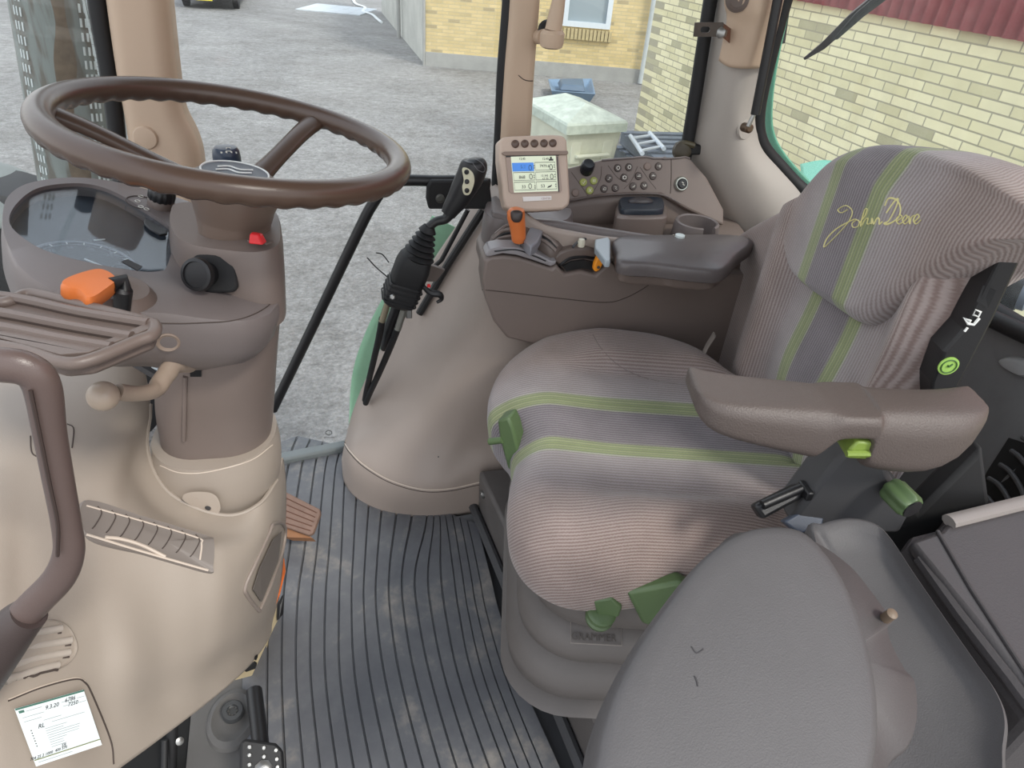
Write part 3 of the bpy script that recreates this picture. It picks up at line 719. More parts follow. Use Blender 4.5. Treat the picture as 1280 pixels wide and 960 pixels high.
# ---------------------------------------------------------------- glazing
rw = [Py(992, -40, 1.25), Py(962, 72, 1.26), Py(948, 140, 1.265), Py(952, 178, 1.26), Py(975, 208, 1.25), Py(1012, 244, 1.222), Py(1085, 288, 1.14), Px(1270, 405, .925), Px(1420, 485, .93)]
fr_ = MB().tube(rw, .0135, seg=12, smooth_n=60)
rwin = fr_.out('window_1', M_rubber); struct(rwin, 'rear window of the cab')
rp = spline(rw, 40); top = 1.45
vs = [p+V((.004, 0, 0)) for p in rp]+[V((p.x+.004, p.y, 1.45)) for p in rp]
vs = vs[:]; k = len(rp)
mesh('glass', vs, [(i, i+1, k+i+1, k+i) for i in range(k-1)], M_glass, rwin, solid=.004)
grn = plastic('cab_green', (98, 168, 140), .45, var=.05)
gb = [p+V((.05, -.0, .012)) for p in rw[:7]]
gt = MB().tube([Px(a, b, x) for a, b, x in ((994, -40, .86), (970, 60, .86), (961, 120, .87), (962, 165, .89), (980, 200, .92), (1022, 245, .98))], .015, seg=10, smooth_n=40, flat_=.5)
tag(gt.out('cab_frame', grn), 'green outer cab frame edge seen through the rear window', 'frame')
# side glazing
gx = Py(250, 200, 1.33).x; gx2 = Py(622, 172, 1.33).x; gx3 = Py(870, 150, 1.33).x
def pane(name, x0, x1, z0, z1, y=1.33, lab=None):
    w = MB().box(((x0+x1)/2, y, (z0+z1)/2), (x1-x0, .005, z1-z0)).out(name, M_glass, smooth=False); return struct(w, lab)
# right door: curved rear edge follows the wheel arch
dg = [(-.36, 1.6), (-.36, .02)]
dl = [Py(350, 577, 1.31), Py(430, 562, 1.33), Py(447, 520, 1.34), Py(480, 440, 1.34), Py(530, 350, 1.34), Py(575, 280, 1.34), Py(604, 240, 1.34)]
poly = [V((-.40, 1.28, 1.5)), V((-.40, 1.28, -.0)), V((dl[0].x, 1.305, dl[0].z)), V((dl[1].x, 1.33, dl[1].z))]+dl[2:]+[V((gx2, 1.335, .75)), V((gx2+.02, 1.335, 1.5))]
dm = MB(); dm.prism([V((p.x, 1.305+.028*min(1, max(0, (p.x+.25)/.2)), p.z)) for p in poly], (0, .005, 0))
door = dm.out('door_1', M_glass, smooth=False); struct(door, 'right glass door of the cab')
pane('window_2', gx2+.03, gx3+.03, .62, 1.5, 1.345, 'right rear side window')
# windscreen at the far left
wsg = MB().prism([(-.39, 1.30, 1.5), (-.39, 1.30, .3), (-.95, 1.0, .3), (-.95, 1.0, 1.5)], (-.003, .004, 0)).out('window_3', M_glass, smooth=False); struct(wsg, 'windscreen')
dots = MB()
for i in range(46):
    for j in range(2):
        p = Py(100+i*1.18+j*4.2, -20+i*5.6, YP+.045); dots.box(p, (.0034, .001, .006))
dots.out('dot_pattern', flat('frit_white', (206, 210, 208), .6), wsg, smooth=False)
# printed mark low on the door glass
yg = 1.328
mk = MB().tube([Py(a, b, yg) for a, b in ((407, 540), (410, 538), (414, 539), (415, 542), (411, 544), (407, 542))], .0009, seg=6, closed=True); mk.tube([Py(405, 547, yg), Py(418, 547, yg)], .0006, seg=6)
mk.out('printed_mark', M_rubber, door)
# door latch at the rear bottom corner of the side window
lt = empty('window_latch', Py(860, 183, 1.30), label='black latch in the lower corner of the right side window', cat='latch')
MB().lathe(Py(851, 188, 1.31), (0, -1, .2), [(.019, 0), (.019, .01), (.012, .014), (.004, .014)], 20).out('knob', plastic('latch_brown', (60, 54, 42), .5, var=.15), lt)
MB().box(Py(866, 186, 1.31), (.03, .02, .02)).out('catch', M_rubber, lt, bevel=.003)
MB().tube([Py(845, 182, 1.31), Py(855, 179, 1.305), Py(868, 182, 1.30)], .006, seg=8, smooth_n=12).out('lever', plastic('latch_olive', (70, 64, 46), .5), lt)
# rear wall panel
rwall = sheet('wall_rear', [[Px(1150, 380, .92), Px(1228, 398, .915), Px(1280, 424, .915), Px(1440, 495, .915)],
                         [Px(1130, 470, .90), Px(1210, 470, .90), Px(1290, 475, .90), Px(1440, 540, .90)],
                         [Px(1110, 560, .87), Px(1200, 560, .86), Px(1290, 560, .86), Px(1440, 600, .86)],
                         [Px(1060, 690, .80), Px(1180, 690, .80), Px(1290, 690, .80), Px(1440, 690, .80)]], plastic('rear_panel_grey', (98, 100, 102), .45, var=.12, vscale=12), nu=30, nv=30)
struct(rwall, 'dark grey panel below the rear window')
tb_ = MB().tube([Px(1226, 392, .905), Px(1280, 417, .905), Px(1440, 490, .905)], .013, seg=10); tb_.out('seal', M_rubber, rwall)
hd = MB(); hd.dome([hit(a, b, rwall, .0) for a, b in ((1248, 452), (1262, 446), (1284, 448), (1300, 462), (1284, 472), (1262, 464))], -V((1, 0, 0)), [(1, 0), (.8, .006), (.4, .008)], n=24); hd.out('pull', plastic('pull_grey', (140, 142, 144), .4), rwall)
lv = empty('rear_vent', hit(1250, 600, rwall), label='black curved louvre vent low in the rear panel', cat='vent')
c = [hit(a, b, rwall, .002) for a, b in ((1213, 640), (1235, 590), (1262, 548), (1300, 560), (1310, 650))]
MB().prism(c, (.01, 0, 0)).out('recess', flat('vent_black', (8, 8, 8), .8), lv, smooth=False)
for i in range(6):
    a = 1214+i*14; b = 634-i*17
    P_ = [hit(a+dx_, b+dy_, rwall, .008) for dx_, dy_ in ((0, 0), (16-i, 10), (28, 34), (38, 70))]
    P_ = [p for p in P_ if p is not None]
    if len(P_) > 2: MB().tube(P_, .0035, seg=8, smooth_n=20).out('slat', M_dgrey, lv)
wr = MB().box((.65, 1.345, .30), (.74, .02, .62)).out('wall_right', M_dgrey, smooth=False); struct(wr, 'lower right cab wall behind the console')
wb_ = MB().box((1.02, .85, .25), (.02, 1.0, .62)).out('wall_back', M_dgrey, smooth=False); struct(wb_, 'lower rear cab wall')
# rear wiper and a tube outside the glass
wp = empty('rear_wiper', Px(1010, 72, 1.0), label='black wiper on the outside of the rear window', cat='wiper')
MB().tube([Px(1006, 73, 1.02), Px(1030, 56, 1.02), Px(1066, 22, 1.02), Px(1112, -14, 1.02)], [.004, .010, .014, .016], seg=4).out('blade', M_black, wp)
MB().tube([Px(1045, 48, 1.0), Px(1075, 18, 1.0), Px(1120, -18, 1.0)], [.005, .011, .014], seg=8, flat_=.6).out('arm', M_blackm, wp)
MB().tube([Px(986, -30, .93), Px(982, 0, .93), Px(976, 54, .93)], [.0115, .0115, .009], seg=12).out('hinge_bar', M_rubber, rwin)
# lamp knob outside near the seat back
wk = empty('work_lamp', Px(1262, 364, 1.0), label='black round lamp housing outside the rear window by the seat back', cat='lamp')
c = Px(1258, 364, .99); d = V((.55, -.8, .1)).normalized()
MB().lathe(c, d, [(.012, -.03), (.020, -.02), (.026, -.005), (.028, .01), (.026, .02)], 24).out('housing', M_black, wk)
MB().lathe(c+d*.018, d, [(.0235, 0), (.024, .012), (.016, .018)], 24).out('cap', plastic('cap_grey', (112, 120, 134), .4), wk)
# green fender outside by the door
M_fend = plastic('fender_green', (150, 196, 160), .5, var=.12, vscale=5)
fe = empty('rear_fender', Py(455, 480, 1.4), label='green rear fender outside, edge seen along the wheel arch and rear window', cat='fender')
sheet('fender_panel', [[Py(436, 530, 1.42), Py(440, 470, 1.42), Py(455, 420, 1.42), Py(480, 370, 1.42), Py(540, 270, 1.42)],
                       [Py(437, 545, 1.40), Py(470, 500, 1.40), Py(490, 440, 1.40), Py(520, 390, 1.40), Py(580, 290, 1.40)]], M_fend, fe, nu=30, nv=6)
sheet('fender_panel', [[Px(1000, 205, 1.25), Px(1030, 200, 1.25), Px(1065, 206, 1.25), Px(1100, 215, 1.25)],
                       [Px(1005, 245, 1.12), Px(1040, 240, 1.12), Px(1080, 245, 1.12), Px(1110, 260, 1.12)]], plastic('fender_teal', (110, 196, 170), .4, var=.05), fe, nu=20, nv=10)
# exhaust stack in front of the windscreen
ex_ = empty('exhaust_stack', Pd(100, 200, 1.9), label='grey slotted exhaust stack with a rusty streak beyond the windscreen', cat='exhaust')
def exm():
    mt, nt, b = new_mat('exhaust_shield'); L = nt.links.new; b.inputs['Roughness'].default_value = .5; b.inputs['Metallic'].default_value = .3
    tc = nd(nt, 'ShaderNodeTexCoord'); n = nd(nt, 'ShaderNodeTexNoise', i_Scale=9.0, i_Detail=6.0); mp = nd(nt, 'ShaderNodeMapping'); mp.inputs['Scale'].default_value = (5, 5, .7)
    L(tc.outputs['Object'], mp.inputs[0]); L(mp.outputs[0], n.inputs['Vector'])
    r = ramp(nt, [(0, (96, 88, 78)), (.42, (112, 108, 100)), (.52, (132, 138, 134)), (1, (146, 152, 148))]); L(n.outputs['Fac'], r.inputs[0]); L(r.outputs[0], b.inputs['Base Color']); return mt
e0, e1 = Pd(78, -60, 1.75), Pd(128, 330, 1.95)
e0, e1 = Py(72, -40, 1.85), Py(110, 250, 1.85)
mid = (e0+e1)/2; ax = V((0, 0, 1)); ax = (e0-e1).normalized()
cyl = MB().lathe(e1-ax*.5, ax, [(.10, 0), (.10, (e0-e1).length+.8)], 40).out('heat_shield', exm(), ex_)
u_ = (CAM-mid).normalized(); u_ = (u_-ax*u_.dot(ax)).normalized(); w_ = ax.cross(u_)
sl = MB()
for i in range(46):
    for ang in (-1.05, -.96, -.86, .30, .40, .49):
        a = ang; dirn = u_*math.cos(a)+w_*math.sin(a); sl.box(e1-ax*.3+ax*(i*.028)+dirn*.1, (.004, .017, .003), (w_*math.cos(a)-u_*math.sin(a), ax, dirn))
sl.out('slot', flat('slot_light', (206, 212, 210), .6), ex_, smooth=False)
rs_ = []
for i in range(20): rs_.append(e1-ax*.4+ax*(i*.075)+(u_*math.cos(-.1+.04*math.sin(i*1.3))+w_*math.sin(-.1+.04*math.sin(i*1.3)))*.0995)
MB().tube(rs_, [.016+.006*math.sin(i*2.1) for i in range(20)], seg=10, flat_=.12, up=u_, smooth_n=60).out('rust_streak', plastic('rust_streak', (112, 96, 78), .8, var=.3, vscale=30), ex_)
fc = Pz(-40, 330, -.25); Rf = .46
tyc = V((fc.x-.05, fc.y+.25, GZ+.78))
mr = empty('front_mudguard', V((tyc.x, tyc.y, GZ)), label='grey front mudguard over a black tractor tyre at the left edge', cat='mudguard')
MB().lathe(tyc-V((0, .2, 0)), (0, 1, 0), [(.3, .02), (.35, .0), (.7, .0), (.77, .05), (.78, .2), (.77, .35), (.7, .4), (.35, .4), (.3, .38)], 48).out('tyre', M_rubber, mr)
tp_ = Pz(-6, 206, 0); tp_ = Py(-8, 214, fc.y+.2)
ar = []
cxm = V((tyc.x, tyc.y, 0)); Rm = tp_.z-tyc.z
vsm = []
NA, NW = 30, 12
rows_ = []
for i in range(NA+1):
    a = math.radians(150-150*i/NA); row = []
    for j in range(NW+1):
        w_ = -1+2*j/NW; sag = .06*abs(w_)**4
        row.append(V((tyc.x+(Rm-sag)*math.cos(a)*.62, tyc.y+w_*.27, tyc.z+(Rm-sag)*math.sin(a))))
    rows_.append(row)
vsm = [p for r_ in rows_ for p in r_]
mesh('mudguard', vsm, [(i*(NW+1)+j, i*(NW+1)+j+1, (i+1)*(NW+1)+j+1, (i+1)*(NW+1)+j) for i in range(NA) for j in range(NW)], plastic('mudguard_grey', (112, 118, 116), .6, var=.1), mr, solid=.012)
# ================================================================ plinth, bellows and driver's seat
def ss(a, b, x):
    t = min(1, max(0, (x-a)/(b-a))); return t*t*(3-2*t)
M_plinth = plastic('plinth_dark', (92, 88, 86), .5, var=.15, vscale=10)
pt = empty('seat_plinth', S(.2, .8, 0), label='low dark grey base box under the driver seat', cat='base')
# top rim in photo directions, front face down to the floor
zt = .145
f0, f1 = Pz(598, 588, zt), Pz(742, 900, zt)
b0, b1 = Pz(597, 640, 0), Pz(730, 955, 0)
fd_ = (f1-f0).normalized(); f2 = f0+fd_*.75; b2 = b0+(b1-b0).normalized()*.75
bk_ = V((.62, .02, 0))
MB().hexa([b0, b2, b2+bk_, b0+bk_], [f0, f2, f2+bk_, f0+bk_]).out('box', M_plinth, pt, bevel=.008)
wf_ = V((fd_.y, -fd_.x, 0)); wf_ = wf_ if wf_.dot(V((-1, 0, 0))) > 0 else -wf_
for a, b in ((604, 618), (709, 878)):
    p = Pl(a, b, b0, V((-(b1-b0).y, (b1-b0).x, 0)).normalized()) if False else Pl(a, b, (b0+f0)/2, (f0-b0).cross(fd_))
    nn = (f0-b0).cross(fd_).normalized(); nn = nn if nn.dot(CAM-p) > 0 else -nn
    MB().lathe(p, nn, [(.0085, -.002), (.0085, .003), (.006, .005), (.006, .003), (.002, .003)], 16).out('screw', M_steel, pt)
MB().tube([f0.lerp(b0, .9)-V((.012, 0, -.01)), b2-V((.012, 0, -.012))], .010, seg=8, flat_=1).out('rim', M_dgrey, pt)
# bellows
def rr_ring(z, x0, x1, y0_, y1_, r, k=8):
    return [S(x, y, z) for x, y in rrect((x0+x1)/2, (y0_+y1_)/2, x1-x0, y1_-y0_, r, k)]
prof = [(.148, .0), (.150, .030), (.156, .034), (.162, .028), (.170, .010), (.190, .026), (.222, .030), (.240, .014), (.248, .002), (.262, .014), (.285, .018), (.305, .006), (.312, -.008), (.325, .002), (.35, .004), (.385, -.006), (.40, -.02)]
bx0, bx1, by0, by1 = .075, .50, .575, 1.02
br_ = empty('seat_suspension', S(.28, .8, .147), label='grey folded rubber bellows under the driver seat', cat='suspension')
bl = MB().rings([rr_ring(z, bx0-g, bx1+g, by0-g, by1+g, .085+g*.5) for z, g in prof]).out('bellows', M_bell, br_, autosmooth=60)
# maker's plate moulded on the near side
q0, qn = hitn(742, 790, bl)
tx = SX; ty = V((0, 0, 1))
gp, gn = hitn(742, 793, bl); gx_ = SX; gy_ = gn.cross(gx_)
if gy_.z < 0: gy_ = -gy_
t = text('maker_name', 'GRAMMER', hit(742, 797, bl, .001), gx_, gy_, .0135, plastic('raised_grey', (84, 78, 74), .6), br_)
c = hit(744, 793, bl, .0012); R_ = [c+gx_*x+gy_*y for x, y in ((-.034, -.013), (.036, -.013), (.036, .022), (-.034, .022))]
MB().tube(R_, .0008, seg=6, closed=True).out('name_border', plastic('raised_light', (140, 132, 126), .5), br_)
# seat root
seat = empty('driver_seat', S(.25, .815, .40), SA, label='striped fabric driver seat with two green bands and a script name on the headrest', cat='seat')
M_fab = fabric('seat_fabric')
# cushion
cpx = [(905, 462, .49), (870, 436, .50), (830, 422, .50), (790, 414, .495), (745, 411, .485), (700, 418, .475), (660, 436, .462), (628, 462, .45), (612, 495, .442), (610, 525, .435), (619, 548, .43), (634, 566, .43), (642, 588, .43), (637, 612, .43), (634, 645, .43), (640, 680, .425), (662, 712, .42), (700, 735, .418), (745, 742, .418), (800, 738, .42), (870, 722, .425), (950, 695, .43), (1030, 655, .445), (1075, 618, .46)]
side = [Pz(*p) for p in cpx]
side += [S(.47, .70, .45), S(.48, .815, .45), S(.47, .95, .46)]
N = 132
ol = spline(side, N, True)
cen = S(.24, .815, .43)
def loc(p):
    return p.dot(SX), p.dot(SY)-.815
def top_h(p, s):
    x, y = loc(p); a = abs(y)
    h = .492
    h += .020*ss(.13, .19, a)*ss(.10, .20, x)*(1-ss(.255, .30, a))      # side bolsters toward the back
    h -= .010*math.exp(-((a-.0)/.09)**2)*ss(.05, .2, x)                 # sitting dip
    h -= .030*(1-ss(-.02, .10, x))                                       # front rolls down
    h -= .006*math.exp(-((a-.15)/.02)**2)*ss(.12, .18, x)
    h -= .008*math.exp(-((x-.02)/.05)**2)*math.exp(-(a/.05)**2)
    return h
vs = []; uv = []; fs = []
levels = []
K = 26
for i in range(K+1):
    s = 1-i/K; levels.append(s)
rings = []
def push(ring, drop):
    rings.append(ring)
    for p, e, dr in zip(ring, ol, drop):
        x, y = loc(p); d = (e-cen); d.z = 0; d.normalize()
        uv.append((y+(d.dot(SY))*dr, x+(d.dot(SX))*dr))
for dz, sc, drop in ((-.060, .86, .115), (-.058, .93, .075), (-.040, .985, .045), (-.015, 1.0, .018)):
    push([V((cen.x+(p.x-cen.x)*sc, cen.y+(p.y-cen.y)*sc, p.z+dz)) for p in ol], [drop+max(0, top_h(p, 1)-p.z) for p in ol])
for s in levels[:-1]:
    s2 = 1-(1-s)**1.35*1.0
    R = []
    for p in ol:
        q = cen.lerp(p, s2)
        # cross-edge rounding: elliptic rise from the edge height to the top height over ~40 mm
        d = (p-q); d.z = 0; d = d.length; k = 1-(1-min(1, d/.055))**2
        q.z = p.z+(top_h(q, s)-p.z)*math.sqrt(max(0, k)); R.append(q)
    push(R, [max(0, top_h(q, s)-q.z) for q in R])
n = N
vs = [p for r_ in rings for p in r_]
for i in range(len(rings)-1):
    for k in range(n): fs.append((i*n+k, i*n+(k+1) % n, (i+1)*n+(k+1) % n, (i+1)*n+k))
fs.append(tuple(range(n))[::-1])
c = cen.copy(); c.z = top_h(c, 0); vs.append(c); x, y = loc(c); uv.append((y, x)); b = (len(rings)-1)*n
fs += [(b+i, b+(i+1) % n, len(vs)-1) for i in range(n)]
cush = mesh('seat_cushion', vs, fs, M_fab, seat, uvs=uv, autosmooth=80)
M_stitch = plastic('seam_thread', (106, 96, 94), .9, bump=0)
line_on('seam', [(741, 418), (752, 436), (775, 458), (812, 474), (868, 482), (910, 480)], cush, .0007, M_stitch, cush, -.0003)
# upholstered back: body with side bolsters, headrest pad as a part of its own
def pillow(name, px, plane_x, cen, hfun, skirt, N=160, K=34, edge=.045, rise=.02):
    ol = spline([Pl(a, b, S(plane_x, 0, 0), SX) for a, b in px], N, True); NN = -SX
    vs, uv, fs, rings = [], [], [], []
    def lu(p): return p.dot(SY)-.815, p.z
    def push(R, drop):
        rings.append(R)
        for p, e in zip(R, ol):
            u, v = lu(p); d = e-cen; d = (d-NN*d.dot(NN)).normalized(); uv.append((u+d.dot(SY)*drop, v+d.z*drop))
    for dn, sc, drop in skirt: push([cen+(p-cen)*sc+NN*dn for p in ol], drop)
    for i in range(K):
        s_ = (1-i/K)**1.0
        R = []
        for p in ol:
            q = cen.lerp(p, s_); d = (p-q).length; k = 1-(1-min(1, d/edge))**2; u, v = lu(q)
            R.append(q+NN*(rise*math.sqrt(max(0, k))+hfun(u, v)*min(1, d/.02)))
        push(R, 0)
    for i in range(len(rings)-1):
        for k in range(N): fs.append((i*N+k, i*N+(k+1) % N, (i+1)*N+(k+1) % N, (i+1)*N+k))
    vs = [p for R in rings for p in R]; fs.append(tuple(range(N))[::-1])
    u, v = lu(cen); vs.append(cen+NN*(rise+hfun(u, v))); uv.append((u, v)); b_ = (len(rings)-1)*N
    fs += [(b_+i, b_+(i+1) % N, len(vs)-1) for i in range(N)]
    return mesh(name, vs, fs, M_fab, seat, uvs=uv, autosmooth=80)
def hb(u, v):
    a_ = abs(u)
    h = .028*ss(.115, .185, a_)*(1-ss(.20, .27, a_)*.9)*(1-ss(.80, .90, v)*.6)
    h += .012*math.exp(-((v-.58)/.08)**2)*(1-ss(.08, .16, a_))
    return h
back = pillow('backrest', [(893, 430), (895, 395), (896, 350), (908, 314), (942, 286), (992, 258), (1030, 236), (1080, 222), (1150, 222), (1212, 244), (1244, 282), (1246, 304), (1222, 340), (1200, 378), (1182, 416), (1158, 468), (1138, 520), (1105, 575), (1070, 618), (1020, 610), (960, 560), (915, 500)], .475, S(.475, .815, .68), hb,
    ((-.045, .88, .075), (-.042, .95, .055), (-.030, .985, .035), (-.012, 1.0, .012)))
def hp_(u, v):
    return .010*(1-ss(.0, .17, abs(u))) - .012*ss(.88, .93, v)
M_thread = plastic('script_thread', (220, 212, 150), .7, bump=0)
pad_h = pillow('headrest', [(990, 296), (998, 264), (1020, 232), (1048, 202), (1078, 186), (1112, 181), (1160, 187), (1215, 205), (1262, 230), (1310, 262), (1322, 285), (1300, 300), (1268, 304), (1228, 322), (1180, 350), (1132, 381), (1103, 402), (1086, 406), (1066, 394), (1040, 376), (1012, 354), (997, 333)], .452, S(.452, .80, .83), hp_,
    ((-.085, .88, .11), (-.080, .95, .095), (-.055, 1.0, .06), (-.025, 1.005, .025), (-.010, 1.0, .008)), rise=.022, edge=.024, K=44)
# script embroidered on the headrest: strokes in photo directions
SCR = [
 [(1060, 262), (1052, 266), (1048, 262), (1058, 257), (1066, 264), (1062, 276), (1050, 290), (1038, 302), (1030, 309), (1034, 298), (1046, 286), (1062, 277), (1069, 274)],
 [(1071, 275), (1066, 279), (1067, 284), (1073, 283), (1075, 277), (1070, 274)],
 [(1075, 279), (1082, 270), (1085, 262), (1082, 262), (1078, 275), (1077, 283), (1082, 275), (1086, 273), (1085, 280), (1090, 279)],
 [(1090, 280), (1091, 273), (1093, 280), (1097, 273), (1100, 274), (1100, 280), (1104, 277)],
 [(1109, 266), (1119, 252), (1124, 249), (1121, 260), (1112, 276), (1106, 279), (1112, 280), (1124, 272), (1127, 260), (1122, 250), (1112, 248), (1107, 257)],
 [(1122, 277), (1129, 272), (1127, 269), (1122, 274), (1125, 280), (1131, 277), (1136, 272), (1134, 269), (1130, 275), (1133, 280), (1138, 276)],
 [(1138, 270), (1139, 280), (1141, 272), (1145, 269)],
 [(1145, 277), (1151, 271), (1148, 268), (1144, 275), (1147, 280), (1153, 275)]]
for stx in SCR:
    P = spline([V((1049+(a-1049)*.985+0, b+ (a-1049)*.0, 0)) for a, b in stx], len(stx)*5)
    W = [hit(p.x, p.y, pad_h, .0002) for p in P]; W = [w_ for w_ in W if w_ is not None]
    if len(W) > 3: MB().tube(W, 0.00105, seg=6, flat_=.6).out('script_name', M_thread, pad_h)
# seat side frame on the near side with its switches
pS = S(0, .555, 0)
def on_side(a, b, y=.555): return Pl(a, b, S(0, y, 0), SY)
fp = [(1266, 303), (1279, 310), (1278, 322), (1243, 398), (1195, 490), (1185, 520), (1160, 520), (1165, 478), (1180, 440), (1205, 412), (1226, 372), (1250, 325)]
sf = MB().prism([on_side(a, b, .60) for a, b in fp], SY*.03).out('side_frame', M_black, seat, bevel=.003, smooth=False)
def quad_on(px, o, name, mat, par, off=.0015):
    return MB().prism([hit(a, b, o, off) for a, b in px], V((0, 0, 0))-SY*.0012).out(name, mat, par, smooth=False)
quad_on([(1230, 356), (1243, 362), (1233, 384), (1221, 376)], sf, 'rocker_switch', M_blackm, sf)
MB().tube([hit(1216, 392, sf, .003), hit(1219, 386, sf, .003), hit(1224, 388, sf, .003), hit(1221, 394, sf, .003)], .0011, seg=6, closed=True).out('switch_symbol', M_white, sf)
MB().tube([hit(a, b, sf, .003) for a, b in ((1222, 396), (1215, 404), (1210, 403), (1209, 398), (1213, 400))], .0016, seg=6).out('seat_symbol', M_white, sf)
MB().tube([hit(1205, 413, sf, .003), hit(1209, 408, sf, .003)], .0013, seg=6).out('minus_symbol', M_white, sf)
p, n_ = hitn(1185, 457, sf); MB().lathe(p, n_, [(.0105, 0), (.0105, .0015), (.003, .0016)], 28).out('round_sticker', flat('sticker_green', (150, 190, 92), .5), sf)
MB().tube(ring_of(p+n_*.002, n_, .0078, 20), .0007, seg=6, closed=True).out('sticker_ring', flat('sticker_dark', (66, 100, 50), .5), sf)
MB().tube([p+n_*.002+V((-.002, 0, .001)), p+n_*.002, p+n_*.002+V((.003, 0, .003))], .0012, seg=6).out('sticker_mark', flat('sticker_dark2', (60, 92, 46), .5), sf)
# armrest (near side)
st = [((873, 499), (872, 514), .060), ((884, 505), (882, 532), .078), ((905, 513), (905, 549), .086), ((960, 519), (958, 564), .086), ((1015, 523), (1012, 576), .086), ((1040, 526), (1036, 582), .086), ((1044, 526), (1040, 580), .086), ((1058, 527), (1055, 558), .086), ((1062, 527), (1060, 553), .086), ((1102, 528), (1102, 553), .086), ((1107, 528), (1107, 555), .086), ((1109, 529), (1109, 592), .086), ((1113, 529), (1114, 596), .086), ((1150, 531), (1148, 603), .086), ((1195, 532), (1188, 606), .086), ((1228, 531), (1218, 588), .084), ((1246, 526), (1243, 552), .066), ((1250, 520), (1249, 533), .046)]
R = []
for (tx_, ty_), (qx, qy), w_ in st:
    N_ = Pz(tx_, ty_, .752); Bt = Pl(qx, qy, N_, SY); h = max(.012, N_.z-Bt.z); base = V((N_.x, N_.y, 0))
    base += SY*0
    r_ = min(w_, h)*.30
    w_ *= .80
    ring = []
    for yy, zz in rrect(w_/2, -h/2, w_, h, r_, 5):
        zt_ = .752+zz+(.006*math.sin(PI*yy/w_) if zz > -h*.4 else 0)
        ring.append(V((N_.x, N_.y, 0))+SY*(yy+(.069-w_)/2)+V((0, 0, zt_)))
    R.append(ring)
n_r = len(R[0])
arm = MB().rings(R).out('armrest', M_arm, seat, sub=1)
# armrest bracket
def on_a(a, b, y): return Pl(a, b, S(0, y, 0), SY)
MB().prism([on_a(a, b, .535) for a, b in ((1045, 578), (1062, 560), (1105, 560), (1112, 592), (1140, 640), (1125, 668), (1030, 668), (985, 655))], SY*.045).out('armrest_bracket', M_dgrey, seat, bevel=.006)
MB().prism([on_a(a, b, .575) for a, b in ((1100, 575), (1150, 640), (1230, 560), (1240, 640), (1200, 720), (1000, 720), (1010, 668), (1125, 655))], SY*.03).out('side_shell', M_blackm, seat, bevel=.006)
gm = MB()
gm.prism([on_a(a, b, .498) for a, b in ((1057, 570), (1062, 562), (1072, 552), (1103, 554), (1101, 576), (1060, 574))], SY*.04)
gl = gm.out('lift_catch', M_lgreen, seat, bevel=.004)
MB().tube([on_a(1058, 567, .497), on_a(1102, 567, .497)], .0035, seg=8).out('ridge', M_lgreen, gl)
k0, k1 = on_a(1112, 608, .530), on_a(1140, 636, .500)
kd = (k1-k0).normalized()
kn = MB(); NN = 48; prof2 = [(.8, 0), (1, .004), (1, (k1-k0).length-.004), (.85, (k1-k0).length)]
a_ = V((0, 0, 1)); u = (a_-kd*a_.dot(kd)).normalized(); w2 = kd.cross(u)
kn.rings([[k0+kd*h+(u*math.cos(2*PI*i/NN)+w2*math.sin(2*PI*i/NN))*(.0135*s_*(1+.10*math.cos(6*2*PI*i/NN))) for i in range(NN)] for s_, h in prof2])
kb = kn.out('tilt_knob', M_green, seat)
MB().lathe(k1-kd*.003, kd, [(.0105, 0), (.0105, .0045), (.004, .005)], 20).out('knob_end', M_black, kb)
# belt buckle
bu = empty('seat_buckle', on_a(975, 640, .54), label='black seat belt buckle and blue-grey clip at the near side of the seat', cat='buckle')
bpn = V((-.1, -.75, .65)).normalized(); bp0 = on_a(978, 628, .535)
MB().prism([Pl(a, b, bp0, bpn) for a, b in ((943, 632), (1000, 604), (1013, 618), (955, 650))], -bpn*.016).out('buckle', M_black, bu, bevel=.004)
MB().tube([Pl(952, 631, bp0, bpn)+bpn*.002, Pl(1000, 610, bp0, bpn)+bpn*.002], .0055, seg=10).out('release_bar', M_black, bu)
MB().box(Pl(1005, 613, bp0, bpn)+bpn*.002, (.008, .022, .012)).out('catch', M_black, bu, bevel=.002)
MB().prism([Pl(a, b, bp0-bpn*.01, bpn) for a, b in ((980, 652), (1012, 634), (1032, 642), (1028, 658), (1000, 668))], -bpn*.012).out('clip', plastic('clip_blue', (62, 70, 84), .35), bu, bevel=.002)
# green levers and controls of the seat
gpl = S(.035, 0, 0)
FN = V((-.6, -.8, 0)); F0 = S(.005, .80, .42)
MB().prism([Pl(a, b, F0, FN) for a, b in ((621, 526), (635, 522), (641, 535), (652, 580), (649, 596), (634, 586), (624, 548))], -FN*.03).out('front_lever', M_green, seat, bevel=.004)
MB().tube([Pl(612, 552, F0, FN), Pl(628, 550, F0, FN)], .0055, seg=10).out('lever_tip', M_green, seat)
c = on_a(752, 762, .56); MB().lathe(c-V((0, 0, .012)), V((.0, -.25, 1)), [(.014, -.014), (.018, -.010), (.019, -.004), (.0155, -.001), (.016, .001), (.019, .004), (.019, .011), (.015, .014)], 28).out('weight_knob', M_green, seat)
cc_ = c+V((0, -.004, .004)); MB().prism([on_a(a, b, .552) for a, b in ((742, 752), (765, 748), (778, 760), (774, 772), (748, 774))], SY*.01).out('knob_lever', M_green, seat, bevel=.003)
gr_ = MB().prism([on_a(a, b, .555) for a, b in ((783, 742), (850, 728), (870, 740), (860, 800), (802, 780))], SY*.02).out('slide_handle', M_green, seat, bevel=.005)
MB().prism([on_a(a, b, .60) for a, b in ((718, 738), (880, 705), (880, 745), (790, 765), (735, 770))], SY*.03).out('under_frame', M_black, seat, bevel=.003)
